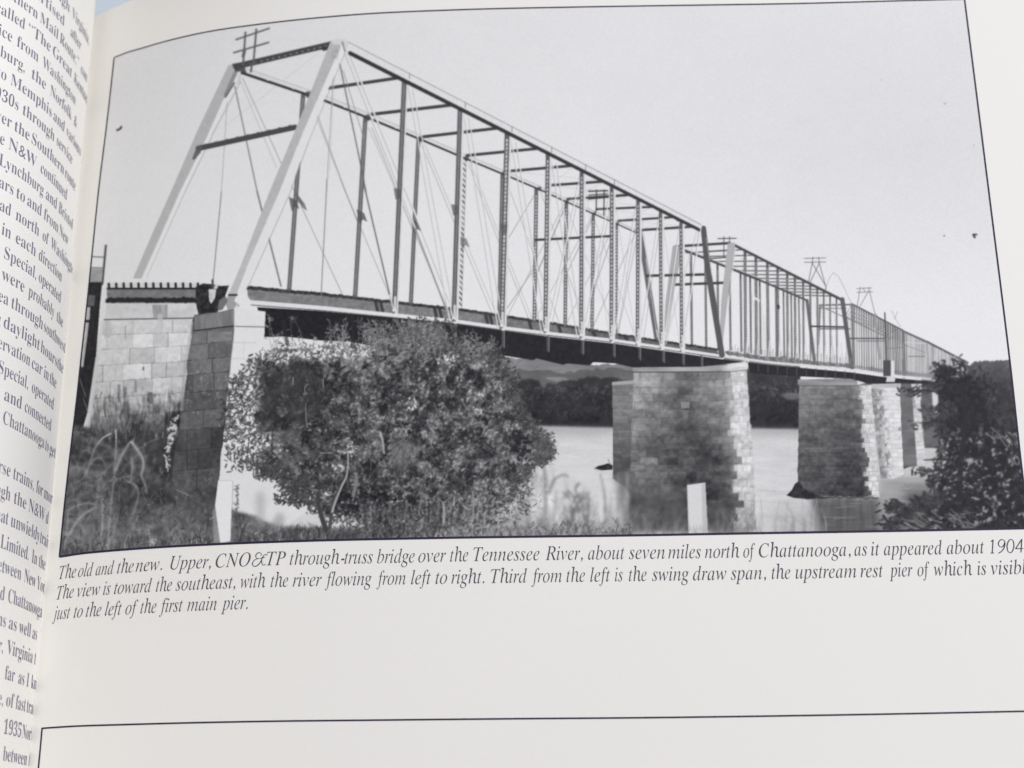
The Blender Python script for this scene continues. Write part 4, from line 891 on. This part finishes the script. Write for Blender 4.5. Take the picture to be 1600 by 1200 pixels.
# ---- the tree at the right edge
i_tree = new('dark_tree', 'printed dark leafy tree at the right edge')
T1 = [(1462, 572), (1480, 570), (1494, 576), (1500, 592), (1510, 586), (1524, 590), (1530, 600), (1536, 640), (1556, 660), (1575, 690), (1592, 700), (1605, 760), (1610, 836), (1420, 836), (1440, 810), (1470, 786), (1486, 776), (1470, 766), (1452, 756), (1476, 744), (1490, 724), (1478, 700), (1484, 676), (1478, 660), (1500, 650), (1492, 624), (1470, 622), (1462, 600)]
MT = blur(mask(T1), 3.5)
hl = np.clip((vnoise(17, 15, 71, 2) - .04) * 9, 0, 1) * (1 - .8 * blur(mask([(1500, 580), (1560, 600), (1560, 680), (1500, 660)]), 6))
MT = np.clip((MT - .5 + vnoise(13, 11, 77, 3) * 1.6) * 3 + .5, 0, 1) * (MT > .04)
soft(np.clip(MT * 1.25 - hl, 0, 1), 44 + N_fine * 22 + N_mid * 12, i_tree)
Mt2 = blur(mask([(1458, 566), (1500, 562), (1545, 590), (1560, 650), (1610, 690), (1615, 836), (1386, 836), (1390, 815), (1424, 785), (1450, 772), (1452, 740), (1466, 700), (1462, 660), (1466, 620)]), 4)
scatter(Mt2 * (1 - MT) + .04 * Mt2, 1150, (44, 92), (3, 8), (2, 4), i_tree, (.5, .95), 72)
scatter(MT, 1500, (36, 74), (3, 8), (2, 4.2), i_tree, (.5, .95), 73)
soft(MT * np.clip((YY - 650) / 50, 0.12, 1) * np.clip((vnoise(7, 6, 75, 2) - .09) * 10, 0, 1), 160 + N_fine * 60, None, .85)
scatter(MT, 700, (36, 66), (3, 7), (2.4, 4.6), i_tree, (.5, .95), 76)
for pts, w in [([(1500, 610), (1470, 612), (1440, 610), (1418, 612)], 5), ([(1440, 611), (1428, 618), (1420, 620)], 3), ([(1500, 660), (1470, 660), (1436, 661)], 4), ([(1500, 720), (1470, 718), (1443, 719)], 4), ([(1500, 730), (1450, 736), (1432, 733)], 4), ([(1500, 836), (1500, 740), (1508, 660), (1502, 600)], 12),
               ([(1385, 800), (1400, 792), (1420, 796), (1450, 800), (1490, 798)], 4), ([(1380, 806), (1388, 818), (1386, 828)], 4), ([(1390, 790), (1396, 780), (1410, 788)], 4), ([(1430, 775), (1440, 788), (1446, 800)], 4)]:
    stroke(pts, w, 52, i_tree, .8, w * .4)
for cx, cy, n in [(1425, 612, 26), (1445, 661, 20), (1395, 792, 50), (1388, 818, 40), (1425, 798, 60), (1450, 785, 50), (1440, 735, 26), (1455, 605, 40), (1462, 640, 30)]:
    for k in range(n): leaf(cx + rs.randn() * 10, cy + rs.randn() * 5, rs.uniform(3, 8), rs.uniform(2, 3.4), rs.normal(.2, .7), 48 + rs.rand() * 40, i_tree, .75)
for (x0, y0, x1, y1) in [(1548, 668, 1576, 690), (1560, 680, 1574, 700), (1540, 676, 1556, 690)]: seg(x0, y0, x1, y1, 2, 170, i_tree, .6)
for k in range(60): x = rs.uniform(1400, 1530); y = rs.uniform(800, 832); leaf(x, y, rs.uniform(8, 22), rs.uniform(1.4, 2.6), rs.normal(.5, .25), 110 + rs.rand() * 90, i_tree if k % 2 else None, .5)

MTn = np.zeros((CH, CW))
for k in range(620):
    x = rs.uniform(96, 985); yb_ = pl(bot_line, x) - rs.rand() * 6; h = rs.uniform(5, 26) * (1.25 if x < 330 else 1); t = rs.uniform(48, 100) if (x < 660 and rs.rand() < .7) or rs.rand() < .4 else rs.uniform(120, 190)
    if 336 < x < 366: continue
    stroke([(x, yb_), (x + rs.randn() * 2.5, yb_ - h * .5), (x + rs.randn() * 8, yb_ - h)], rs.uniform(1, 2.4), t, None, rs.uniform(.2, .5), .8)
for k in range(420):
    x = rs.uniform(440, 985); y = pl(bot_line, x) - rs.uniform(0, 22); leaf(x, y, rs.uniform(3, 9), rs.uniform(1.4, 3.2), rs.normal(-1.3, .6), rs.uniform(44, 112) if x < 700 else rs.uniform(70, 190), None, .5)
for k in range(300):
    x = rs.uniform(98, 335); y = rs.uniform(735, 855); leaf(x, y, rs.uniform(3, 11), rs.uniform(1, 2.4), rs.normal(-1.1, .7), rs.choice([46, 58, 70, 130, 160]), None, .4)
gt = blur(G, .75); Wt = blur(mask([(1430, 560), (1560, 560), (1612, 690), (1616, 840), (1380, 840), (1380, 785), (1430, 770)]), 4); G[:] = G * (1 - Wt) + gt * Wt
# ---- white posts
i_p1 = new('white_post', 'printed white post at the lower left')
poly([(341, 750), (364, 751), (362, 790), (360, 846), (344, 848), (336, 790)], 224, i_p1); poly([(337, 790), (343, 846), (334, 850), (332, 800)], 176, None, .5); seg(364, 752, 361, 844, 1.2, 150, None, .6); seg(342, 751, 363, 751, 1.2, 180, i_p1, .6)
for k in range(24): leaf(366 + rs.rand() * 6, 755 + rs.rand() * 50, 4, 1.8, rs.rand() * 3, 90, i_bush, .6)
i_p2 = new('white_post', 'printed white post before the main pier')
poly([(1073.5, 758), (1102, 754), (1106, 834), (1076, 836)], 222, i_p2); poly([(1096, 757), (1102, 755), (1106, 834), (1098, 834)], 190, i_p2, .9); soft(mask([(1073, 754), (1102, 754), (1106, 836), (1076, 836)]), 170, None, .6 * np.clip(N_vert * 3 - .1, 0, 1)[0:1, 0:1].mean() + .04); seg(1073.5, 759, 1076, 836, 1.2, 150, i_p2, .5)
for k in range(60):
    x = rs.uniform(1076, 1106); leaf(x, rs.uniform(822, 836), rs.uniform(4, 9), 1.4, rs.normal(-1.4, .3), 150 + rs.rand() * 40, None, .4)

# ---- specks in the sky of the old print
i_spot = new('ink_speck', 'printed comma-shaped dust speck in the left sky'); i_sp2 = new('ink_speck', 'printed triangular dust speck in the right sky')
for pts, w, t, i_q in [([(183, 203), (186, 202.5), (189, 200), (189.5, 198)], 2.6, 70, i_spot), ([(1520, 366.5), (1526, 366.5)], 2.4, 78, i_sp2), ([(1521, 367.5), (1523, 371)], 3, 78, i_sp2)]: stroke(pts, w, t, i_q, 1)
seg(183, 204.5, 185, 203, 1.6, 80, i_spot)
for x, y, r_, t in [(1475, 368.5, 2.4, 110), (1476, 162, 2.2, 140), (1376.5, 125, 2.2, 180), (1521.5, 227, 2, 175), (1447, 188, 1.4, 190), (1160, 372, 1.2, 190)]: seg(x, y, x + .3, y, r_, t, None)

# ---- soften like the lens and the screen did, add grain
G = blur(G, .55) * .8 + blur(G, 1.3) * .2
G += (N_spk * 3.4 + np.random.RandomState(5).randn(CH, CW) * 1.5)
G += N_mid * 2
G -= 17 * np.clip(1 - (G - 50) / 130, 0, 1)
G = np.clip(G, 24, 226)

# ================================================================== measured edges of the frames (picture points)
top = [(178.7, 90), (200, 81.8), (220, 76), (256, 65.5), (320, 50.7), (400, 38.7), (470, 30.6), (560, 22.7), (715, 15.5), (900, 11.2), (1050, 8.8), (1250, 5.6), (1437, .6), (1508, -1.2)]
bot = [(93, 870), (130, 864.5), (167, 861), (210, 857.6), (360, 849.3), (480, 845), (660, 841), (1000, 836.3), (1160, 833.5), (1400, 829.5), (1609, 825.3)]
low = [(66, 1138), (105, 1135.3), (200, 1132), (300, 1129.3), (400, 1127.3), (600, 1125), (800, 1123), (1000, 1121.4), (1300, 1117.2), (1600, 1111.3), (1660, 1110)]
lef = [(178.5, 90), (168.7, 179), (153.9, 300), (143.7, 400), (135.5, 480), (126, 567), (120.3, 620), (110, 707), (100.3, 795), (93, 870)]
rig = [(1507, -1.2), (1545, 300), (1578.7, 572), (1600, 760), (1609, 825.3)]
def smooth(pts, n, axis=0):
    """resample a measured curve with a low polynomial-free spline (catmull) to n points"""
    P = np.array(pts, float); t = np.concatenate([[0], np.cumsum(np.hypot(*(P[1:] - P[:-1]).T))]); q = np.linspace(0, t[-1], n)
    out = []
    for k in (0, 1):
        m_ = np.gradient(P[:, k], t); i = np.clip(np.searchsorted(t, q) - 1, 0, len(t) - 2); h = t[i + 1] - t[i]; u = (q - t[i]) / h
        out.append((2 * u ** 3 - 3 * u ** 2 + 1) * P[i, k] + (u ** 3 - 2 * u ** 2 + u) * h * m_[i] + (-2 * u ** 3 + 3 * u ** 2) * P[i + 1, k] + (u ** 3 - u ** 2) * h * m_[i + 1])
    return np.stack(out, 1)
sT, sB, sL, sR = smooth(top, 400), smooth(bot, 400), smooth(lef, 200), smooth(rig, 200)

# ---- the printed sheet, piece by piece
V0 = -3
uu = np.arange(88, 1613); vv = np.arange(V0, 874)
cu, cvv = np.meshgrid(uu[:-1] + .5, vv[:-1] + .5)
inside = (cvv > np.interp(cu, sT[:, 0], sT[:, 1])) & (cvv < np.interp(cu, sB[:, 0], sB[:, 1])) & (cu > np.interp(cvv, sL[:, 1], sL[:, 0])) & (cu < np.interp(cvv, sR[:, 1], sR[:, 0]))
U, Vv = np.meshgrid(uu.astype(float), vv.astype(float))
PX, PY = on_right(U.ravel(), Vv.ravel())
PZ = zr(PX, PY)
base = np.stack([PX, PY, PZ + 0.004], 1)
gi = np.clip(Vv.astype(int), 0, CH - 1); gj = np.clip(U.astype(int), 0, CW - 1)
tone = G[gi, gj].ravel()
ratio = srgb(tone) / srgb(226.)
inkc = ratio[:, None] * np.array(PAPER)[None] * np.array([0.98, 1.0, 1.05])[None] + (1 - ratio[:, None]) * np.array([.004, .003, .006])
nc = len(uu)
cid = ID[gi, gj][:-1, :-1]
photo = bpy.data.objects.new('printed_photograph', None)
photo['label'] = 'black-and-white print of a steel truss railway bridge on stone piers over a river'
link(photo, book)
for k in range(len(NAMES)):
    sel = inside & (cid == k)
    if not sel.any(): continue
    r_, c_ = np.nonzero(sel)
    a0 = r_ * nc + c_
    quads = np.stack([a0 + nc, a0 + nc + 1, a0 + 1, a0], 1)
    used, inv = np.unique(quads.ravel(), return_inverse=True)
    fast_mesh(NAMES[k], base[used], inv.reshape(-1, 4), M_print, photo, inkc[used], LABELS[k])

# ================================================================== printed rules and frames
def rule(name, curves, width, mat, parent, closed=False, label=None, h=0.007):
    V = []; Fc = []
    for C_ in curves:
        X, Y = on_right(C_[:, 0], C_[:, 1]); n = len(X)
        tx = np.gradient(X); ty = np.gradient(Y); L = np.hypot(tx, ty); nx, ny = -ty / L, tx / L
        b0 = len(V)
        for i in range(n):
            for sgn in (-.5, .5):
                x = X[i] + sgn * width * nx[i]; y = Y[i] + sgn * width * ny[i]; V.append((x, y, float(zr(x, y)) + h))
        for i in range(n - 1): Fc.append((b0 + 2 * i, b0 + 2 * i + 2, b0 + 2 * i + 3, b0 + 2 * i + 1))
    return mesh_obj(name, V, Fc, mat, parent, label)
border = bpy.data.objects.new('picture_border', None); link(border, book)
rule('border_rule', [sT], .034, M_ink, border); rule('border_rule', [sR], .036, M_ink, border, h=.0074)
rule('border_rule', [sB], .042, M_ink, border); rule('border_rule', [sL], .036, M_ink, border, h=.0074)
panel = bpy.data.objects.new('lower_panel_border', None); link(panel, book)
rule('border_rule', [smooth(low, 400)], .030, M_ink, panel)
rule('border_rule', [smooth([(66, 1137), (63.5, 1165), (60, 1202), (56, 1245)], 60)], .032, M_ink, panel, h=.0074)

# ================================================================== lettering
_gc = {}
def glyph(ch, off):
    """outline of one character, and its advance"""
    key = (ch, off)
    if key in _gc: return _gc[key]
    def build(s):
        c = bpy.data.curves.new('glyph', 'FONT'); c.body = s; c.size = 1.0; c.offset = off; c.resolution_u = 3
        o = bpy.data.objects.new('glyph', c); scene.collection.objects.link(o)
        dg = bpy.context.evaluated_depsgraph_get(); me = bpy.data.meshes.new_from_object(o.evaluated_get(dg))
        V = np.array([v.co[:] for v in me.vertices]) if len(me.vertices) else np.zeros((0, 3))
        Fc = [tuple(p.vertices) for p in me.polygons]
        bpy.data.objects.remove(o); bpy.data.curves.remove(c); bpy.data.meshes.remove(me)
        return V, Fc
    V, Fc = build(ch); V2, _ = build(ch + ch)
    adv = (V2[:, 0].max() - V[:, 0].max()) if len(V) else .28
    _gc[key] = (V, Fc, adv); return _gc[key]
def it(ch):
    if ch == 'h': return '\u210e'
    if 'a' <= ch <= 'z': return chr(0x1d44e + ord(ch) - 97)
    if 'A' <= ch <= 'Z': return chr(0x1d434 + ord(ch) - 65)
    return ch
def bd(ch):
    if 'a' <= ch <= 'z': return chr(0x1d41a + ord(ch) - 97)
    if 'A' <= ch <= 'Z': return chr(0x1d400 + ord(ch) - 65)
    if '0' <= ch <= '9': return chr(0x1d7ce + ord(ch) - 48)
    return ch
def pen_glyph(ch):
    """figures and the ornate italic ampersand, drawn with a broad pen"""
    if ('pen', ch) in _gc: return _gc[('pen', ch)]
    ring = [(.24 + .19 * math.cos(t), .33 + .335 * math.sin(t)) for t in np.linspace(.3, .3 + 2 * math.pi, 22)]
    shapes = {'&': ([[(.54, .50), (.52, .60), (.42, .66), (.28, .64), (.20, .53), (.24, .42), (.38, .36), (.46, .36)],
                     [(.46, .36), (.26, .34), (.11, .25), (.06, .12), (.13, .0), (.30, -.02), (.47, .08), (.60, .30), (.68, .50), (.80, .57), (.88, .50)],
                     [(.50, .36), (.64, .40), (.78, .42)], [(.60, .30), (.64, .14), (.74, .02), (.88, .06)]], .86),
              '1': ([[(.24, .66), (.24, .45), (.24, .2), (.24, .0)], [(.12, .58), (.18, .61), (.24, .66)], [(.14, .005), (.24, .005), (.34, .005)]], .48),
              '9': ([[(.42, .50), (.36, .36), (.24, .29), (.12, .34), (.06, .46), (.10, .59), (.22, .665), (.34, .64), (.42, .53), (.43, .40), (.38, .22), (.26, .07), (.10, -.01)]], .50),
              '0': ([ring], .50),
              '4': ([[(.34, .66), (.22, .48), (.10, .30), (.02, .19)], [(.02, .19), (.2, .19), (.46, .19)], [(.34, .66), (.34, .4), (.34, .2), (.34, .0)]], .50)}
    strokes, adv = shapes[ch]; V = []; Fc = []
    for pts in strokes:
        P = smooth(pts, 30); T = np.gradient(P, axis=0); T /= np.linalg.norm(T, axis=1)[:, None]
        fade = np.sin(np.linspace(.35, 2.8, 30)) if ch == '&' else 1.0
        w = .016 + .05 * np.abs(T[:, 0] * math.sin(.45) + T[:, 1] * math.cos(.45)) * fade
        N_ = np.stack([-T[:, 1], T[:, 0]], 1); b0 = len(V)
        for i in range(30): V += [tuple(P[i] - N_[i] * w[i] / 2) + (0,), tuple(P[i] + N_[i] * w[i] / 2) + (0,)]
        Fc += [(b0 + 2 * i, b0 + 2 * i + 2, b0 + 2 * i + 3, b0 + 2 * i + 1) for i in range(29)]
    _gc[('pen', ch)] = (np.array(V), Fc, adv); return _gc[('pen', ch)]
def set_word(word, style):
    """vertices (x, y) of a word set in em units, faces, width"""
    V = []; Fc = []; x = 0.0
    for i, ch in enumerate(word):
        if style == 'italic':
            if ch.isdigit(): g = pen_glyph(ch); k = 1.0; sh = .2
            elif ch in '&': g = pen_glyph('&'); k = 1.0; sh = .12
            elif ch in '.,-': g = glyph(ch, -.006); k = .9; sh = .2
            else: g = glyph(it(ch), -.005); k = 1.0; sh = 0.0
        else:
            if ch.isalpha() or ch.isdigit(): g = glyph(bd(ch), -.0115); k = .84; sh = 0.0
            else: g = glyph(ch, -.01); k = .85; sh = 0.0
        b0 = len(V); P = g[0]
        if len(P):
            xx = x + P[:, 0] * k + P[:, 1] * sh
            V += [(a, b) for a, b in zip(xx, P[:, 1])]
            Fc += [tuple(b0 + j for j in f) for f in g[1]]
        x += g[2] * k + (.012 if style == 'italic' else 0.0)
    return np.array(V), Fc, x
refI = glyph(it('T'), 0.)[0][:, 1].max()
refB = glyph(bd('T'), -.0115)[0][:, 1].max()
CAP = .268                                     # height of a capital, cm
eI, eB = CAP / refI, CAP / refB * .96
# caption: three lines; words with the picture x where each begins and ends
R5 = lambda v: 60 + v / 2.6667
R6 = lambda v: 560 + v / 2.6667
R7 = lambda v: 1000 + v / 2.6667
line1 = [('The', R5(85), R5(155)), ('old', R5(165), R5(225)), ('and', R5(238), R5(312)), ('the', R5(328), R5(395)), ('new.', R5(405), R5(515)), ('Upper,', R5(550), R5(718)), ('CNO&TP', R5(738), R5(1030)), ('through-truss', R5(1048), R5(1393)), ('bridge', R5(1412), R5(1568)),
         ('over', R6(250), R6(365)), ('the', R6(383), R6(458)), ('Tennessee', R6(480), R6(755)), ('River,', R6(780), R6(935)), ('about', R6(958), R6(1110)), ('seven', R6(1128), R6(1278)), ('miles', R6(1292), R6(1428)), ('north', R6(1445), R6(1588)),
         ('of', R7(432), R7(482)), ('Chattanooga,', R7(497), R7(878)), ('as', R7(895), R7(948)), ('it', R7(965), R7(1000)), ('appeared', R7(1018), R7(1262)), ('about', R7(1280), R7(1437)), ('1904.', R7(1460), R7(1612))]
line2 = [('The', R5(75), R5(145)), ('view', R5(160), R5(255)), ('is', R5(270), R5(298)), ('toward', R5(315), R5(470)), ('the', R5(490), R5(555)), ('southeast,', R5(572), R5(820)), ('with', R5(842), R5(945)), ('the', R5(968), R5(1040)), ('river', R5(1060), R5(1180)), ('flowing', R5(1195), R5(1388)), ('from', R5(1410), R5(1530)),
         ('left', R6(220), R6(302)), ('to', R6(322), R6(370)), ('right.', R6(388), R6(525)), ('Third', R6(553), R6(703)), ('from', R6(722), R6(848)), ('the', R6(868), R6(945)), ('left', R6(967), R6(1050)), ('is', R6(1070), R6(1102)), ('the', R6(1128), R6(1202)), ('swing', R6(1225), R6(1378)), ('draw', R6(1395), R6(1535)),
         ('span,', R7(380), R7(525)), ('the', R7(550), R7(628)), ('upstream', R7(650), R7(903)), ('rest', R7(920), R7(1015)), ('pier', R7(1040), R7(1138)), ('of', R7(1158), R7(1210)), ('which', R7(1228), R7(1385)), ('is', R7(1408), R7(1445)), ('visible', R7(1465), R7(1640))]
line3 = [('just', R5(60), R5(130)), ('to', R5(147), R5(183)), ('the', R5(198), R5(260)), ('left', R5(277), R5(345)), ('of', R5(362), R5(412)), ('the', R5(425), R5(490)), ('first', R5(505), R5(600)), ('main', R5(620), R5(742)), ('pier.', R5(762), R5(872))]
base1 = [(88, 905.5), (120, 902), (160, 898.3), (247, 891), (330, 887.3), (400, 884), (480, 882), (660, 878.6), (740, 876.8), (900, 874.6), (1100, 872), (1300, 869), (1500, 865.4), (1640, 862)]
base2 = [(84, 937.5), (130, 932), (170, 929), (250, 924.2), (340, 920), (440, 917), (560, 914.5), (760, 911.2), (900, 909.2), (1100, 906.5), (1300, 903), (1500, 899), (1660, 895)]
base3 = [(80, 968.5), (130, 964.3), (180, 961), (260, 956.4), (330, 953.4), (400, 951.2), (480, 949.5)]
caption = bpy.data.objects.new('caption', None); link(caption, book, 'italic caption in three lines under the photograph')
for ws, bl in ((line1, base1), (line2, base2), (line3, base3)):
    C_ = smooth(bl, 300); BX, BY = on_right(C_[:, 0], C_[:, 1])
    AV = []; AF = []
    for w, u0, u1 in ws:
        V, Fc, adv = set_word(w, 'italic')
        x0, x1 = [float(np.interp(np.interp(u, C_[:, 0], BX), BX, BX)) for u in (u0, u1)]
        vx0, vx1 = V[:, 0].min(), V[:, 0].max()
        sx = (x1 - x0) / (vx1 - vx0)
        b0 = len(AV)
        for a, b in V:
            X = x0 + (a - vx0) * sx; Y = float(np.interp(X, BX, BY)) + b * eI
            AV.append((X, Y, float(zr(X, Y)) + .0062))
        AF += [tuple(b0 + j for j in f) for f in Fc]
    mesh_obj('caption_line', AV, AF, M_text, caption)

# left page: body text, each line anchored where it crosses the left edge of the view
L = [(0, -22, [('through', 60, 108), ('Virginia,', 112, None)], (108, 21)),
     (0, 0, [('advertised', 24, 107), ('after', 110, None)], (60, 12)),
     (0, -8, [('Southern', -40, 58), ('Mail', 62, 90), ('Route,”', 93, 122), ('con', 126, None)], (20, 1)),
     (0, 20, [('called', -24, 38), ('“The', 44, 78), ('Great', 82, 112), ('Kentucky', 115, None)], (2, 21)),
     (0, 56, [('service', -60, 18), ('from', 26, 59), ('Washington', 66, None)], (2, 57)),
     (0, 88, [('Lynchburg,', -68, 38), ('the', 49, 71), ('Norfolk', 78, 111), ('&', 115, None)], (2, 89)),
     (0, 122, [('to', -18, 9), ('Memphis', 16, 80), ('and', 83, 100), ('various', 103, None)], (2, 123)),
     (0, 157, [('1930s', -30, 28), ('through', 35, 84), ('service', 88, None)], (2, 157)),
     (0, 192, [('over', -30, 17), ('the', 22, 45), ('Southern', 49, 99), ('route', 101, None)], (2, 193)),
     (0, 225, [('the', -34, 6), ('N&W', 13, 60), ('continued', 63, None)], (2, 226)),
     (0, 259, [('Lynchburg', -32, 67), ('and', 71, 88), ('Bristol', 91, None)], (2, 259)),
     (0, 293, [('cars', -20, 20), ('to', 25, 38), ('and', 42, 64), ('from', 68, 90), ('New', 92, None)], (2, 294)),
     (0, 329, [('road', -30, 16), ('north', 24, 60), ('of', 66, 75), ('Washington', 79, None)], (2, 330)),
     (0, 366, [('in', 2, 16), ('each', 24, 55), ('direction', 60, None)], (2, 367)),
     (0, 400, [('Special,', 6, 56), ('operated', 60, None)], (6, 403)),
     (0, 433, [('were', 2, 37), ('probably', 44, 84), ('the', 88, None)], (2, 434)),
     (0, 469, [('area', -26, 12), ('through', 17, 66), ('southwest', 68, None)], (2, 470)),
     (0, 508, [('during', -64, 0), ('daylight', 5, 61), ('hours', 63, 88), ('the', 89, None)], (2, 509)),
     (0, 543, [('observation', -62, 46), ('car', 49, 65), ('in', 68, 75), ('the', 77, None)], (2, 544)),
     (0, 583, [('Special,', -8, 43), ('operated', 49, None)], (2, 584)),
     (0, 624, [('and', 6, 33), ('connected', 38, None)], (6, 626)),
     (0, 659, [('Chattanooga', -16, 68), ('to', 70, 75), ('get', 77, None)], (2, 660)),
     (0, 742, [('horse', -30, 15), ('trains,', 20, 52), ('for', 56, 66), ('more', 68, None)], (2, 743)),
     (0, 778, [('through', -50, 15), ('the', 21, 40), ('N&W', 44, 69), ('d', 71, None)], (2, 779)),
     (0, 815, [('that', -20, 12), ('unwieldy', 16, 61), ('train', 62, None)], (2, 816)),
     (0, 856, [('Limited.', 0, 44), ('In', 49, 57), ('the', 60, None)], (2, 857)),
     (0, 889, [('between', -28, 32), ('New', 37, 55), ('York', 57, None)], (2, 890)),
     (0, 937, [('and', -24, 6), ('Chattanooga', 12, None)], (2, 938)),
     (0, 979, [('trains', -26, 8), ('as', 13, 25), ('well', 29, 47), ('as', 50, None)], (2, 980)),
     (0, 1019, [('however,', -50, 4), ('Virginia', 10, 50), ('t', 53, None)], (2, 1019)),
     (0, 1058, [('far', 7, 22), ('as', 28, 37), ('I', 41, 44), ('know', 48, None)], (7, 1060)),
     (0, 1099, [('one,', -24, 4), ('of', 9, 21), ('fast', 24, 39), ('train', 41, None)], (2, 1100)),
     (0, 1146, [('1935', 5, 32), ('Norfolk', 34, None)], (6, 1147)),
     (0, 1188, [('between', 4, 41), ('the', 44, None)], (4, 1189)),
     (0, 1229, [('that', 3, 20), ('the', 25, None)], (4, 1231))]
text = bpy.data.objects.new('body_text', None); link(text, book, 'roman body text on the left page running into the gutter')
sgrid = np.linspace(0, 4.6, 461)
Yl = np.array([on_left(*l[3])[1] for l in L])
il = np.arange(len(L)) + (np.arange(len(L)) > 21)              # a blank line parts the two paragraphs
kf = np.arange(len(L)) > 1
pf = np.polyfit(il[kf], Yl[kf], 3)
Yl = np.where(kf, .65 * np.polyval(pf, il) + .35 * Yl, np.polyval(pf, il))
for (_, _, ws, _), Y0 in zip(L, Yl):
    px = project(left_pt(sgrid, Y0))[:, 0]                      # falls as s grows
    s_at = lambda u: float(np.interp(-u, -px, sgrid))
    AV = []; AF = []
    for w, u0, u1 in ws:
        V, Fc, adv = set_word(w, 'roman')
        vx0, vx1 = V[:, 0].min(), V[:, 0].max()
        lo_, hi_ = s_at(max(u0, -60)), (s_at(u1) if u1 is not None else None)
        k = eB
        if u0 >= 0 and hi_ is not None and hi_ > .02: k = (lo_ - hi_) / (vx1 - vx0); start = lo_
        elif u1 is None: start = lo_
        else: start = hi_ + eB * (vx1 - vx0)
        k = min(max(k, eB * .7), eB * 1.25)
        b0 = len(AV)
        for a, b in V:
            s_ = start - (a - vx0) * k
            AV.append((s_, Y0 + b * eB))
        AF += [tuple(b0 + j for j in f) for f in Fc]
    A_ = np.array(AV)
    P = left_pt(A_[:, 0], A_[:, 1])
    T = left_pt(A_[:, 0] + .01, A_[:, 1]) - P; T /= np.linalg.norm(T, axis=1)[:, None]
    Nn = np.stack([T[:, 2], 0 * T[:, 0], -T[:, 0]], 1)         # faces the gutter side
    P = P + Nn * .0062
    keep = [f for f in AF if min(A_[j, 0] for j in f) > -.6]
    mesh_obj('text_line', P, keep, M_ltext, text)
bpy.context.view_layer.update()
